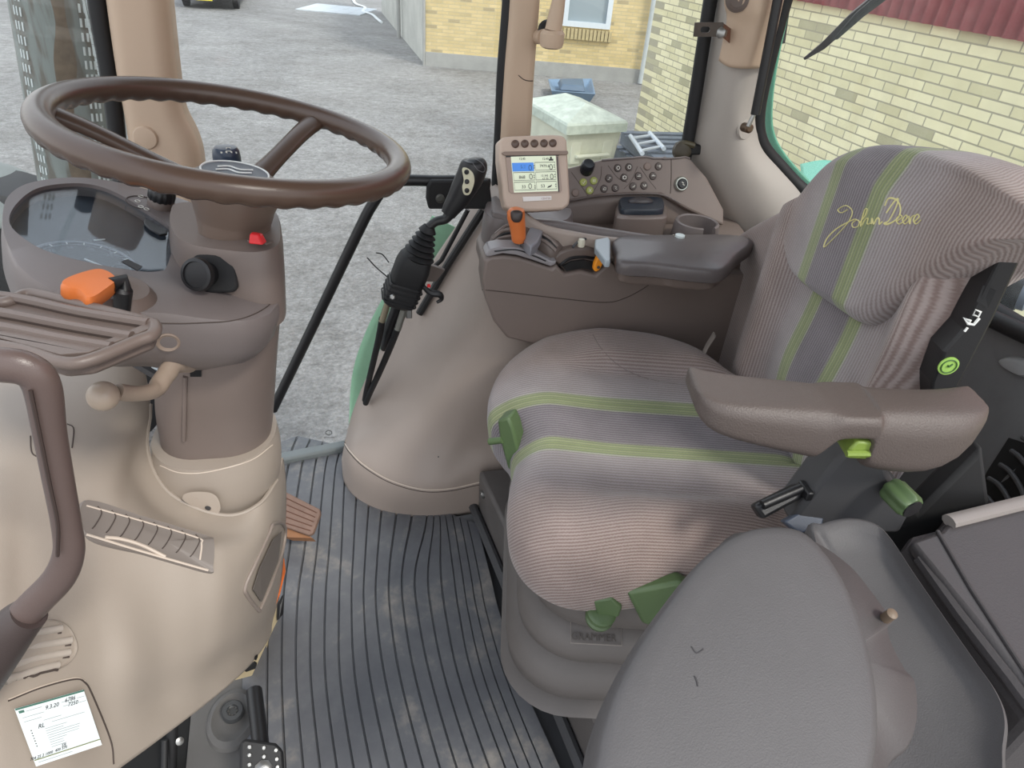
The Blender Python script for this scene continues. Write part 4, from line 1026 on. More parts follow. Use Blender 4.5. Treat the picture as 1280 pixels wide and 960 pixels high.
# sheath / strap between cushion and back on the far side
tag(MB().tube([Pz(893, 418, .55), Pz(884, 432, .52), Pz(878, 445, .50)], .006, seg=8, flat_=.3).out('seat_belt', plastic('belt_grey', (120, 112, 106), .7)), 'short grey belt strap between seat back and side console', 'belt')
# ================================================================ instructor seat folded in front
M_v2 = M_vinyl
isx = empty('passenger_seat', Pz(950, 860, .3), label='folded grey vinyl passenger seat in the near right foreground', cat='seat')
pn = V((-.05, -.30, .95)).normalized(); p0 = Pz(950, 820, .66)
ol = [Pl(a, b, p0, pn) for a, b in ((742, 985), (744, 940), (752, 905), (770, 855), (800, 800), (835, 750), (875, 700), (915, 668), (955, 655), (1000, 658), (1030, 682), (1056, 720), (1076, 765), (1090, 810), (1099, 860), (1102, 910), (1096, 960), (1080, 1010), (1050, 1060), (970, 1090), (860, 1095), (775, 1060))]
pad = MB().dome(ol, pn, [(.93, -.075), (.99, -.060), (1.01, -.03), (1.0, -.012), (.982, -.003), (.955, .001), (.90, .003), (.75, .004), (.5, .005), (.2, .006)], n=90).out('seat_pad', M_v2, isx, autosmooth=80)
# moulded rim under the pad on its right
ol2 = [Pl(a, b, p0-pn*.03, pn) for a, b in ((900, 680), (960, 664), (1010, 668), (1060, 700), (1090, 735), (1110, 762), (1118, 775), (1112, 785), (1120, 810), (1135, 838), (1148, 855), (1151, 900), (1140, 935), (1115, 960), (1080, 1040), (900, 1060), (830, 900))]
MB().dome(ol2, pn, [(.9, -.06), (.985, -.045), (1.0, -.02), (.99, -.006), (.95, 0), (.3, .002)], n=110).out('pad_rim', plastic('rim_brown', (76, 72, 72), .55, grain=700, bump=.1, var=.08), isx, autosmooth=80)
p = Pl(1114, 768, p0-pn*.02, pn); MB().lathe(p, pn, [(.0045, -.01), (.0045, .002), (.0025, .003)], 14).out('hinge_pin', plastic('pin_tan', (112, 96, 80), .5), isx)
# its seat base behind
q0 = Pz(1150, 800, .61); qn = V((-.25, -.15, .95)).normalized()
ol3 = [Pl(a, b, q0, qn) for a, b in ((1010, 662), (1025, 650), (1060, 643), (1092, 650), (1112, 668), (1140, 710), (1180, 768), (1220, 825), (1250, 868), (1264, 905), (1262, 945), (1250, 1010), (1150, 1060), (1050, 950), (1050, 800))]
sbm = MB().dome(ol3, qn, [(.9, -.07), (.985, -.055), (1.0, -.025), (.99, -.008), (.965, 0), (.93, .002), (.86, -.006), (.7, -.014), (.3, -.016)], n=90).out('seat_base', M_v2, isx, autosmooth=80)
# small cuts and scuffs in the vinyl
M_cut = flat('vinyl_cut', (62, 60, 62), .9)
line_on('cut', [(864, 808), (870, 816), (877, 813), (879, 811)], pad, .0005, M_cut, pad, .0002)
line_on('scuff', [(868, 845), (871, 852), (872, 858)], pad, .0007, M_cut, pad, .0001)
# grey storage box on the far right
bxo = empty('storage_box', Pz(1230, 750, .3), label='dark grey lidded storage box behind the passenger seat at the right edge', cat='box')
zb = .60
def o_(a, b, z=zb): return Pz(a, b, z)
MB().prism([o_(a, b, .585) for a, b in ((1128, 684), (1140, 668), (1172, 660), (1186, 642), (1400, 590), (1480, 900), (1290, 905), (1210, 800), (1150, 715))], (0, 0, -.30)).out('body', M_box, bxo, bevel=.008, smooth=False)
lidp = [o_(a, b, .60) for a, b in ((1138, 676), (1176, 663), (1188, 648), (1420, 590), (1490, 860), (1300, 875))]
ld = MB().prism(lidp, (0, 0, -.014)).out('lid', M_box, bxo, bevel=.005)
MB().tube([o_(1186, 652, .603), o_(1290, 626, .603), o_(1400, 600, .603)], .009, seg=10, flat_=.7).out('lid_handle', plastic('handle_grey', (132, 126, 122), .4), ld)
MB().tube([o_(1172, 664, .601), o_(1215, 738, .601), o_(1262, 810, .601), o_(1300, 868, .601)], .0022, seg=8).out('lid_rib', M_box, ld)
MB().tube([o_(1150, 700, .590), o_(1200, 770, .590), o_(1262, 850, .590), o_(1310, 915, .590)], .007, seg=8).out('edge_rail', M_box, bxo)
# ================================================================ wheel arch cover
YD = 1.30
arch = sheet('wheel_arch_cover', [
  [Pz(427, 574, .03), Py(432, 548, 1.325), Py(444, 505, 1.335), Py(470, 447, 1.335), Py(505, 385, 1.335), Py(548, 315, 1.335), Py(585, 262, 1.335), Py(612, 225, 1.33)],
  [Pz(430, 602, .015), Pz(436, 562, .10), Py(462, 520, 1.27), Py(492, 455, 1.28), Py(528, 395, 1.28), Py(568, 325, 1.285), Py(600, 275, 1.28), Py(625, 235, 1.28)],
  [Pz(445, 626, .004), Pz(456, 580, .105), Py(500, 525, 1.18), Py(525, 470, 1.20), Py(555, 405, 1.22), Py(585, 345, 1.235), Py(612, 292, 1.22), Py(635, 250, 1.2)],
  [Pz(473, 641, .002), Pz(488, 598, .105), Py(530, 540, 1.125), Py(552, 480, 1.14), Py(577, 420, 1.155), Py(598, 365, 1.17), Py(625, 305, 1.15), Py(650, 262, 1.13)],
  [Pz(510, 648, .0), Pz(525, 608, .105), Py(560, 555, 1.10), Py(582, 490, 1.105), Py(605, 430, 1.11), Py(620, 375, 1.11), Py(650, 320, 1.10), Py(675, 280, 1.08)],
  [Pz(552, 648, .0), Pz(560, 608, .105), Py(590, 560, 1.095), Py(620, 495, 1.09), Py(645, 440, 1.085), Py(660, 385, 1.08), Py(690, 330, 1.07), Py(710, 290, 1.06)],
  [Pz(597, 641, .0), Pz(600, 601, .105), Py(640, 555, 1.09), Py(680, 500, 1.085), Py(710, 450, 1.08), Py(730, 395, 1.07), Py(760, 340, 1.06), Py(780, 300, 1.05)],
  [Pz(680, 625, .0), Pz(690, 590, .105), Py(730, 545, 1.09), Py(780, 500, 1.085), Py(810, 450, 1.08), Py(840, 395, 1.07), Py(860, 340, 1.06), Py(880, 300, 1.05)]],
  M_arch, nu=60, nv=60, solid=.008)
tag(arch, 'pale taupe moulded wheel arch cover rising from the floor to the side console', 'cover')
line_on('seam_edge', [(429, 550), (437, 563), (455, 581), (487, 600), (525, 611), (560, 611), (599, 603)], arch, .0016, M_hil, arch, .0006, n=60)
line_on('seam', [(429, 553), (437, 566), (455, 584), (487, 603), (525, 614), (560, 614), (599, 606)], arch, .0008, M_seam, arch, .0003, n=60)
p, n_ = hitn(548, 571, arch); MB().lathe(p, n_, [(.0016, -.001), (.0016, .001), (.001, .0012)], 10).out('clip', M_dgrey, arch)
# ================================================================ side console
YC = 1.035
con = empty('side_console', V((.45, 1.15, .30)), label='taupe right-hand side console with levers, switches and cup holder', cat='console')
def yc(a, b, y=YC): return Py(a, b, y)
face_px = [(606, 326), (614, 321), (630, 320), (648, 322), (667, 328), (690, 336), (695, 331), (706, 343), (726, 339), (745, 344), (764, 327), (771, 336), (840, 344), (906, 343), (960, 345), (960, 460), (720, 445), (690, 437), (655, 428), (634, 423), (617, 402), (607, 375), (603, 350)]
MB().prism([yc(a, b) for a, b in face_px], (0, .05, 0)).out('front_panel', M_taupe, con, bevel=.005, bseg=3)
fp_ = bpy.data.objects['front_panel']
line_on('edge_seam', [(603, 362), (640, 366), (700, 373), (755, 378), (780, 373), (805, 360), (826, 344)], fp_, .0009, M_seam, fp_, .0002, n=50)
# deck behind the front panel: shallow tray level with its rear wall and button panel
zd = .615
deck = MB().prism([V((.20, YC+.03, zd)), V((.74, YC+.03, zd)), V((.80, 1.32, zd)), V((.26, 1.33, zd)), V((.205, 1.2, zd))], (0, 0, -.04)).out('deck', M_taupe, con, bevel=.01)
tw0 = [(704, 250), (745, 243), (790, 240), (826, 241), (850, 250), (870, 262), (905, 280)]
bw0 = [Py(a, b, 1.262) for a, b in tw0]; sheet('tray_wall', [bw0, [V((p.x, p.y-.012, .61)) for p in bw0]], M_taupe, con, nu=30, nv=4, solid=.006)
# ridge rail between the levers and the tray
rl_ = [Pz(615, 262, .675), Pz(660, 272, .675), Pz(700, 276, .67), Pz(760, 286, .665), Pz(830, 296, .662), Pz(920, 300, .66)]
R = []
for i, p in enumerate(spline(rl_, 24)):
    h = .06; R.append([p+V((0, -.010, -.006)), p+V((0, -.006, 0)), p+V((0, .006, 0)), p+V((0, .012, -.006)), p+V((0, .016, -h)), p+V((0, -.016, -h))])
MB().rings(R).out('rail', M_taupeg, con, bevel=.003)
# monitor pedestal
mb_ = [Pz(a, b, .665) for a, b in ((606, 258), (622, 244), (700, 258), (716, 262), (706, 276), (650, 276), (612, 272))]
MB().dome(mb_, (0, 0, 1), [(1.05, -.10), (1.03, -.02), (1, -.006), (.96, 0), (.5, .004)], n=40).out('monitor_base', M_taupeg, con)
# back panel carrying the switches: tilted plane
bpn_ = V((0, -.93, .36)).normalized(); bp0 = Py(770, 235, 1.255)
def bp(a, b, off=0): return Pl(a, b, bp0, bpn_)+bpn_*off
pan_px = [(704, 212), (728, 206), (752, 200), (790, 197), (830, 197), (862, 197), (884, 222), (905, 262), (905, 282), (860, 262), (826, 243), (790, 242), (745, 245), (708, 252)]
pan = MB().prism([bp(a, b) for a, b in pan_px], -bpn_*.05).out('switch_panel', M_taupe, con, bevel=.004, smooth=False)
line_on('rim', [(752, 201), (790, 198), (829, 197), (829, 199), (862, 197)], pan, .002, M_taupeg, pan, .002)
line_on('joint', [(839, 199), (839, 220), (838, 242)], pan, .0008, M_seam, pan, .0002)
line_on('lower_edge', [(706, 252), (745, 245), (790, 242), (826, 243), (850, 254)], pan, .0018, M_taupeg, pan, .0)
for L_ in ([(714, 215), (722, 226), (735, 245)], [(752, 208), (750, 224), (740, 243)], [(760, 207), (772, 222), (784, 228)], [(797, 208), (789, 226), (780, 236)], [(800, 209), (812, 226), (820, 236)]):
    line_on('groove', L_, pan, .0005, M_seam, pan, .0001)
M_btn = plastic('button_brown', (78, 68, 64), .45, bump=0)
M_btnl = plastic('button_blank', (122, 106, 98), .45, bump=0)
M_btng = plastic('button_lime', (164, 172, 92), .45, bump=0)
M_ink = flat('symbol_white', (226, 224, 214), .6)
pex = V((1, 0, 0)); pey = bpn_.cross(pex); pey = pey if pey.z > 0 else -pey
def sym(btn, c, segs, r=.0006, k=.0042, mat=None):
    for s_ in segs:
        MB().tube([c+pex*(x*k)+pey*(y*k) for x, y in s_], r, seg=6).out('symbol', mat or M_ink, btn)
circ_ = [(math.cos(a*PI/5)*.75, math.sin(a*PI/5)*.75) for a in range(11)]
BT = [(729, 228, 'g', [[(-.6, -.1), (-.2, -.7), (.7, .7)]]), (742, 226, 'g', [[(-.5, -.6), (-.5, .6), (.5, .6), (.5, -.6)], [(0, -.6), (0, .4)]]), (737, 238, 'g', [[(-.6, -.7), (.6, .7)], [(-.6, .7), (.6, -.7)]]),
      (772, 210, 'd', [circ_, ]), (786, 209, 'd', [circ_]), (761, 223, 'd', [[(-.8, -.5), (-.1, -.5), (-.1, .4), (.8, .1)]]), (780, 222, 'd', [[(-.8, .6), (-.8, -.6)], [(.8, .6), (.8, -.6)], circ_]),
      (798, 220, 'd', [[(-.9, -.2), (.9, -.2)], [(-.3, .3), (.7, .4)]]), (816, 220, 'd', [[(-.9, 0), (.9, .0)], [(-.5, .4), (.2, .3)]]), (755, 236, 'd', [[(-.7, -.5), (-.2, .5), (.7, .4), (.6, -.5), (-.7, -.5)]]), (769, 235, 'd', [[(-.6, .5), (.5, .4), (-.3, -.3), (.7, -.6)]]),
      (791, 233, 'd', [[(-.8, -.4), (.3, -.4), (.7, .5)], [(-.2, -.1), (.4, .0)]]), (805, 232, 'd', [[(-.8, .5), (-.3, -.4), (.1, -.4)], [(.2, .4), (.7, .4), (.7, -.4), (.2, -.4), (.2, .4)]]), (809, 208, 'b', []), (823, 208, 'd', [[(-.8, .2), (-.4, .2)], [(.1, .5), (.6, .5), (.6, -.5), (.1, -.5), (.1, .5)]]), (719, 241, 'b', [])]
for a, b, kd_, sg in BT:
    c = bp(a, b); bo = MB().lathe(c, bpn_, [(.0078, -.001), (.0078, .0008), (.0066, .0030), (.003, .0034)], 24).out('button', {'g': M_btng, 'd': M_btn, 'b': M_btnl}[kd_], pan)
    sym(bo, c+bpn_*.0036, sg, k=.0042)
# encoder knob on the corner of the panel
c = bp(733, 212); kd = (bpn_*.5+V((0, 0, 1))*.5).normalized()
kk = MB(); NN = 60
kk.rings([[c+kd*h+(pex*math.cos(2*PI*i/NN)+kd.cross(pex)*math.sin(2*PI*i/NN))*(r_*(1+(.03 if (i//2) % 2 else 0)*q)) for i in range(NN)] for r_, h, q in ((.0125, -.004, 1), (.0130, .008, 1), (.0125, .016, 1), (.0105, .019, 0), (.004, .0185, 0))])
kn_ = kk.out('dial', plastic('dial_black', (28, 30, 36), .3), pan)
# power socket
c = bp(851, 230)
so_ = MB().lathe(c, bpn_, [(.0150, -.001), (.0150, .003), (.0125, .0065), (.0105, .0065), (.0100, .002)], 32).out('socket_ring', plastic('socket_chrome', (176, 178, 170), .25, metal=.8), pan)
MB().lathe(c, bpn_, [(.0102, 0), (.0102, .009), (.0085, .0105), (.003, .0105)], 28).out('lighter', M_black, so_)
MB().tube([c+bpn_*.0108+pex*x+pey*y for x, y in ((-.003, .003), (.001, .001), (-.001, -.001), (.003, -.003))], .0008, seg=6).out('symbol', M_ink, so_)
# tray side and ashtray
R = [[Pz(a, b, z) for a, b in ((772, 262), (830, 262), (836, 298), (778, 298))] for z in (.60, .655)]
asb = empty('ashtray_holder', V((0, 0, 0))) if False else None
ahc = [Pz(a, b, .662) for a, b in ((772, 254), (782, 250), (822, 250), (832, 254), (834, 266), (828, 272), (778, 272), (770, 266))]
ah = MB().dome(ahc, (0, 0, 1), [(1.0, -.055), (1.0, -.01), (.99, -.003), (.93, 0), (.4, 0)], n=40).out('ashtray_holder', M_taupe, con)
lc = [p+V((0, .003, .002)) for p in [Pz(a, b, .664) for a, b in ((774, 255), (782, 252), (820, 252), (829, 255), (830, 264), (824, 268), (782, 268), (775, 264))]]
lid_ = MB().dome(lc, (0, 0, 1), [(1.0, -.006), (1.0, .004), (.95, .007), (.85, .006), (.4, .006)], n=40).out('ashtray_lid', plastic('lid_navy', (38, 46, 56), .35), ah)
MB().dome([Pz(a, b, .674) for a, b in ((786, 250), (800, 246), (816, 250), (812, 253), (790, 253))], (0, 0, 1), [(1, -.01), (1, 0), (.8, .003)], n=20).out('lid_grip', plastic('lid_grip', (62, 58, 60), .4), lid_)
# cup holder: open ring on the deck
cc = Pz(872, 276, .66)
prof_c = [(.036, -.045), (.036, -.002), (.039, .0), (.042, -.002), (.044, -.012), (.046, -.045)]
cu = MB(); a0, a1, NN = math.radians(-60), math.radians(262), 50
ringc = []
for i in range(NN+1):
    a = a0+(a1-a0)*i/NN; d = V((math.cos(a), math.sin(a)*1.0, 0)); ringc.append([cc+d*r_+V((0, 0, h)) for r_, h in prof_c])
cu.rings(ringc); cu.out('cup_holder', M_taupeg, con)
MB().lathe(cc+V((0, 0, -.0445)), (0, 0, 1), [(.037, -.002), (.037, .001), (.02, .001)], 32).out('cup_floor', M_taupe2, con)
# lever block: ribbed hood with slots
lb0 = [(612, 300), (626, 287), (648, 280), (682, 282), (700, 294), (706, 308), (692, 316), (660, 309), (630, 307)]
hz = .655
hood = MB().dome([Pz(a, b, hz-.012) for a, b in lb0], V((0, -.15, 1)), [(1.04, -.02), (1.02, -.008), (.98, .004), (.85, .014), (.6, .022), (.3, .026)], n=44).out('lever_hood', M_taupe2, con)
for q in ([(616, 300), (628, 290), (640, 287)], [(612, 307), (626, 298), (640, 296)], [(620, 293), (632, 284), (642, 281)], [(672, 290), (686, 298), (696, 308)], [(672, 298), (684, 304), (694, 313)]):
    line_on('rib', q, hood, .0032, M_taupe, hood, .0015, n=14)
for q in ([(616, 303), (628, 294), (640, 291)], [(674, 294), (685, 301), (695, 311)]):
    line_on('slot', q, hood, .0022, M_black, hood, .0008, n=14)
ct_ = [Pz(a, b, .672) for a, b in ((655, 300), (662, 284), (672, 281), (680, 286), (672, 302), (664, 308))]
MB().prism(ct_, (0, 0, -.02)).out('lever_plate', plastic('plate_grey', (132, 132, 138), .35, var=.03), con, bevel=.003)
gt_ = [(607, 320), (612, 312), (625, 309), (648, 310), (668, 316), (690, 327), (696, 326), (694, 331), (688, 333), (665, 325), (645, 319), (628, 317), (612, 321)]
gate = MB().prism([Py(a, b, YC-.003) for a, b in gt_], (0, .035, 0)).out('lever_gate', plastic('gate_grey', (140, 136, 138), .3, var=.03), con, bevel=.002)
line_on('gate_slot', [(618, 314), (645, 312), (668, 320), (682, 326)], gate, .0013, M_black, gate, .0003)
# second quadrant with black rim and yellow hand throttle
q2 = [(690, 326), (700, 315), (716, 310), (735, 310), (748, 314), (753, 318), (748, 330), (744, 341), (727, 337), (708, 341), (697, 330)]
qd = MB().prism([Py(a, b, YC+.012) for a, b in q2], (0, .05, 0)).out('quadrant', M_taupe2, con, bevel=.004)
line_on('quadrant_rim', [(700, 331), (712, 323), (728, 321), (744, 323)], qd, .003, M_black, qd, .001)
q3 = [(703, 333), (714, 327), (730, 325), (743, 328), (742, 338), (727, 335), (708, 339)]
MB().prism([Py(a, b, YC+.008) for a, b in q3], (0, .01, 0)).out('quadrant_face', M_black, qd, smooth=False)
ty_ = [(752, 312), (758, 314), (760, 320), (750, 338), (745, 341), (742, 338), (743, 331), (749, 317)]
th = MB().prism([Py(a, b, YC-.012) for a, b in ty_], (0, .012, 0)).out('throttle_lever', plastic('yellow_orange', (240, 150, 34), .4, var=.02), con, bevel=.003)
MB().lathe(Py(748, 334, YC-.012), (0, -1, 0), [(.0028, 0), (.0028, .001), (.001, .001)], 12).out('rivet', M_dgrey, th)
gb_ = [Pz(a, b, .668) for a, b in ((744, 299), (760, 296), (763, 300), (763, 326), (757, 326), (744, 309))]
MB().prism(gb_, (0, 0, -.012)).out('cover_plate', plastic('plate_pale', (156, 166, 172), .3, var=.02), con, bevel=.002)
MB().lathe(Pz(727, 301, .668), (0, 0, 1), [(.006, -.01), (.0065, -.002), (.005, .003)], 16).out('small_knob', plastic('cream_knob', (200, 196, 178), .4), con)
MB().tube([Pz(716, 309, .66), Pz(722, 303, .664), Pz(733, 298, .664), Pz(744, 298, .66)], .0025, seg=8, smooth_n=16).out('small_lever', M_dgrey, con)
# orange topped main lever
ol_ = empty('orange_lever', Pz(648, 306, .65), label='orange handled control lever standing on the side console below the monitor', cat='lever')
MB().tube([Py(650, 314, 1.045), Py(649, 300, 1.045)], .0032, seg=12).out('shaft', M_steel, ol_)
R = []
cx_ = [(648, 303, .0085, .008), (648, 301, .0115, .010), (648, 295, .0125, .011), (647, 284, .0135, .012), (645, 273, .0150, .014), (645, 266, .0150, .015), (646, 262, .0125, .013), (646, 260, .006, .007)]
for a, b, rx_, ry_ in cx_:
    c = Py(a, b, 1.045); R.append([c+V((math.cos(t_*PI/14)*rx_, math.sin(t_*PI/14)*ry_, 0)) for t_ in range(28)])
kn2 = MB().rings(R).out('handle', M_orange, ol_)
tp = [hit(a, b, kn2, .0008) for a, b in ((639, 265), (645, 263), (652, 265), (652, 272), (649, 277), (642, 277), (639, 272))]
MB().dome(tp, (0, -1, .2), [(1, -.004), (1, .0025), (.8, .0042), (.3, .005)], n=24).out('thumb_switch', plastic('switch_brown', (52, 42, 40), .35), kn2)
# padded lid of the console
zl = .668
top_px = [(767, 298), (790, 294), (850, 293), (915, 293), (938, 297), (942, 305), (925, 318), (905, 337), (870, 337), (820, 331), (775, 327), (770, 312)]
cl_ = empty('console_armrest', Pz(850, 315, .60), label='dark padded armrest lid on the side console next to the driver seat', cat='armrest')
tp = [Pz(a, b, zl) for a, b in top_px]
MB().dome(tp, V((0, 0, 1)), [(.90, -.026), (.985, -.022), (1.0, -.012), (.99, -.004), (.96, 0), (.90, .002), (.3, .003)], n=70).out('pad', plastic('lid_taupe', (90, 84, 84), .32, grain=500, bump=.15, var=.04), cl_)
MB().dome([p-V((0, -.008, .020)) for p in tp], V((0, 0, 1)), [(.88, -.024), (.92, -.02), (.93, 0), (.5, 0)], n=70).out('lid_base', M_taupe2, cl_)
MB().tube([Py(793, 340, YC-.004), Py(850, 341, YC-.004), Py(900, 340, YC-.004)], .0022, seg=8).out('worn_edge', plastic('worn_tan', (170, 140, 108), .7), cl_)
cpd = Pz(850, 295, .672); MB().lathe(cpd, (0, 0, 1), [(.0085, -.004), (.0085, .002), (.004, .003)], 20).out('button_cap', flat('cap_white', (204, 214, 214), .4), cl_)
# ================================================================ monitor
mo = empty('monitor', Py(668, 262, 1.12), label='beige display monitor with five round keys and a lit screen', cat='monitor')
mn = V((.03, -.90, .42)).normalized(); mp0 = Py(668, 215, 1.13)
mex = (bp(702, 218)-bp(702, 218)); 
def mq(a, b, off=0): return Pl(a, b, mp0, mn)+mn*off
body = [(624, 176), (629, 171), (640, 170), (690, 168), (704, 169), (709, 175), (710, 195), (713, 245), (712, 256), (704, 262), (670, 264), (640, 264), (632, 259), (629, 245), (624, 200)]
mb = MB().prism([mq(a, b) for a, b in body], -mn*.035).out('case', plastic('monitor_beige', (196, 176, 160), .45, var=.02), mo, bevel=.006, bseg=3)
MB().prism([mq(a, b, .001) for a, b in ((626, 192), (630, 190), (709, 189), (710, 192), (708, 194), (630, 195))], mn*.003).out('hood_lip', plastic('lip', (140, 122, 110), .5), mb, bevel=.001)
MB().prism([mq(a, b, .0012) for a, b in ((632, 197), (698, 195), (702, 238), (700, 241), (640, 242), (636, 240))], mn*.001).out('screen_surround', plastic('surround', (170, 150, 138), .5), mb, smooth=False)
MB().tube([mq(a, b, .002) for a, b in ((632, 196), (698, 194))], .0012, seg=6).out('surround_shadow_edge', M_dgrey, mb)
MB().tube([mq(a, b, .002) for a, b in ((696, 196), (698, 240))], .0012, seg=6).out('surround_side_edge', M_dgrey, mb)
scr = MB().prism([mq(a, b, .0024) for a, b in ((638, 196), (694, 195), (697, 239), (642, 241))], mn*.0006).out('screen', flat('screen_lcd', (222, 230, 204), .3, .25), mb, smooth=False)
def cell(x0, y0_, x1, y1, mat, nm): 
    def U(u, v):   # screen coordinates to directions
        tl, tr, br2, bl_ = V((638, 196, 0)), V((694, 195, 0)), V((697, 239, 0)), V((642, 241, 0))
        return tl.lerp(tr, u).lerp(bl_.lerp(br2, u), v)
    a = [U(x0, y0_), U(x1, y0_), U(x1, y1), U(x0, y1)]
    return [mq(p.x, p.y, .0034) for p in a]
M_scrb = flat('screen_blue', (70, 136, 220), .3, .3); M_scrd = flat('screen_ink', (58, 62, 56), .4, 0)
MB().prism(cell(.01, .18, .49, .42, 0, ''), mn*.0003).out('blue_field', M_scrb, scr, smooth=False)
for r_ in range(3):
    for c_ in range(2):
        if r_ == 0 and c_ == 0: continue
        q = cell(.02+.5*c_, .18+.27*r_, .49+.48*c_, .40+.27*r_, 0, ''); MB().tube(q, .00045, seg=4, closed=True).out('field_border', M_scrd, scr)
su = (mq(694, 196)-mq(638, 197)).normalized(); sv = mn.cross(su); sv = sv if sv.z > 0 else -sv
for a, b, s_, tx_ in ((652, 199, .0052, '12:45'), (681, 199, .0052, '12:40'), (653, 209, .0075, '5.2'), (680, 208, .0065, '7979.6'), (652, 222, .0075, '868'), (680, 220, .0048, '12 345'), (681, 224, .0048, '67 70'), (654, 234, .0075, '33'), (678, 233, .0075, '53')):
    text('screen_text', tx_, mq(a, b, .0036), su, sv, s_, M_scrd, scr, .0001)
for a, b in ((662, 210), (688, 209), (663, 221), (662, 233), (689, 221)):
    MB().tube([mq(a, b, .0036)+su*(math.cos(t_*PI/6)*.0026)+sv*(math.sin(t_*PI/6)*.0042) for t_ in range(12)], .0005, seg=4, closed=True).out('screen_icon', M_scrd, scr)
for a, b in ((667, 209), (692, 208), (667, 221), (693, 220), (668, 234), (694, 232)):
    MB().prism([mq(a, b, .0035)+su*x+sv*y for x, y in ((-.0012, .001), (.0012, .001), (0, .0032))], mn*.0002).out('screen_arrow', M_scrd, scr, smooth=False)
    MB().prism([mq(a, b, .0035)+su*x+sv*y for x, y in ((-.0012, -.001), (0, -.0032), (.0012, -.001))], mn*.0002).out('screen_arrow', M_scrd, scr, smooth=False)
MB().prism([mq(688, 199, .0035)+su*x+sv*y for x, y in ((-.004, -.003), (.004, -.003), (.004, 0), (.0015, 0), (.0015, .0035), (-.0015, .0035), (-.0015, 0), (-.004, 0))], mn*.0002).out('screen_icon', M_scrd, scr, smooth=False)
MB().prism([mq(686, 233, .0035)+su*x+sv*y for x, y in ((-.004, -.003), (-.002, 0), (.002, .001), (.005, .003), (.003, -.001), (0, -.002))], mn*.0002).out('screen_icon', M_scrd, scr, smooth=False)
MB().prism([mq(a, b, .0008) for a, b in ((653, 246), (689, 245), (689, 250), (654, 252))], mn*.0008).out('label_strip', flat('label_white', (232, 228, 224), .4), mb, smooth=False)
text('label_text', 'CENTER', mq(682, 248.3, .0018), su, sv, .0046, flat('label_ink', (170, 140, 130), .5), mb, .0001)
M_key = plastic('key_brown', (92, 74, 64), .3, bump=0)
for a in (644, 656, 668, 680, 691):
    c = mq(a, 180-(a-644)*.02, 0); MB().lathe(c, mn, [(.0068, -.001), (.0068, .001), (.0062, .003), (.0042, .0044), (.001, .0048)], 24).out('key', M_key, mb)
# ================================================================ joystick and its bracket, door bar
jy = 1.13
js = empty('loader_joystick', Py(515, 375, jy), label='black loader joystick with cream three-button plate on a bracket by the door', cat='joystick')
def J(a, b, y=jy): return Py(a, b, y)
g = MB(); 
pts = [(560, 268, .013), (566, 258, .0165), (573, 248, .0195), (580, 235, .022), (587, 222, .0235), (592, 209, .0235), (594, 202, .020), (594, 198, .010)]
R = []
for i, (a, b, r_) in enumerate(pts):
    c = J(a, b); R.append((c, r_))
hd_ = MB().tube([c for c, r_ in R], [r_ for c, r_ in R], seg=24, smooth_n=30, up=(0, -1, .3), flat_=.8).out('grip', M_black, js)
cr_ = [hit(a, b, hd_, .0004) for a, b in ((578, 211), (584, 210), (591, 216), (593, 226), (590, 237), (586, 243), (580, 242), (578, 233), (580, 225))]
if all(c is not None for c in cr_):
    pp = MB().dome(cr_, (hitn(585, 225, hd_)[1]), [(1, -.004), (1, .002), (.8, .003), (.3, .003)], n=36).out('button_plate', plastic('cream_plate', (206, 202, 176), .4), hd_)
    for a, b in ((582, 215), (582, 227), (582, 238)):
        p, n_ = hitn(a+1.5, b, pp); MB().lathe(p, n_, [(.0040, -.001), (.0040, .002), (.002, .0028)], 16).out('button', M_black, pp)
line_on('emblem_ring', [(594, 199), (601, 203), (606, 210), (604, 215), (597, 212), (591, 204)], hd_, .0006, plastic('ring_grey', (96, 96, 98), .4), hd_, .0003, n=24)
MB().tube([J(562, 268), J(556, 274), J(545, 277), (J(536, 284))], [.0095, .0085, .0078, .0078], seg=14, smooth_n=20).out('shaft', M_black, js)
ax = (J(538, 282)-J(518, 335)).normalized(); b0_ = J(536, 284); L_ = (J(536, 284)-J(519, 332)).length
pr = []
for i in range(6):
    h = -L_*.10-L_*.13*i; r_ = .0125+.0029*i; pr += [(r_+.0035, h), (r_-.001, h-L_*.055)]
pr = [(.010, 0.002)]+pr
MB().lathe(b0_, ax, [(r_, h) for r_, h in pr][::-1], 30).out('bellows', M_rubber, js)
c1, c2 = J(520, 318), J(503, 362); exj = V((1, 0, 0)); 
bxm = MB(); 
def sect(c, w_, d_, r_): 
    u = (V((1, 0, 0))-ax*ax.x).normalized(); v_ = ax.cross(u); return [c+u*x+v_*y for x, y in rrect(0, 0, w_, d_, r_, 5)]
bxm.rings([sect(J(524, 312), .038, .036, .014), sect(J(520, 322), .056, .050, .015), sect(J(516, 332), .060, .054, .012), sect(J(509, 350), .060, .054, .012), sect(J(506, 357), .052, .048, .012)])
bxm.out('boot', M_rubber, js)
vb_ = MB().rings([sect(J(507, 352), .060, .052, .008), sect(J(501, 366), .062, .054, .008), sect(J(497, 376), .056, .052, .008), sect(J(495, 381), .036, .034, .008)]).out('valve_block', M_black, js, bevel=.003)
for i in range(4):
    MB().tube([p for p in sect(J(506-i*2.6, 356-0+i*5.6), .063, .055, .010)], .0015, seg=6, closed=True).out('rib', M_rubber, vb_)
for a, b in ((497, 354), (491, 371)):
    p = hit(a, b, vb_, 0, J(a, b, jy-.03)); MB().lathe(p, (-.2, -1, .3), [(.0055, -.003), (.0055, .003), (.0035, .0045)], 6).out('bolt', M_steel, vb_)
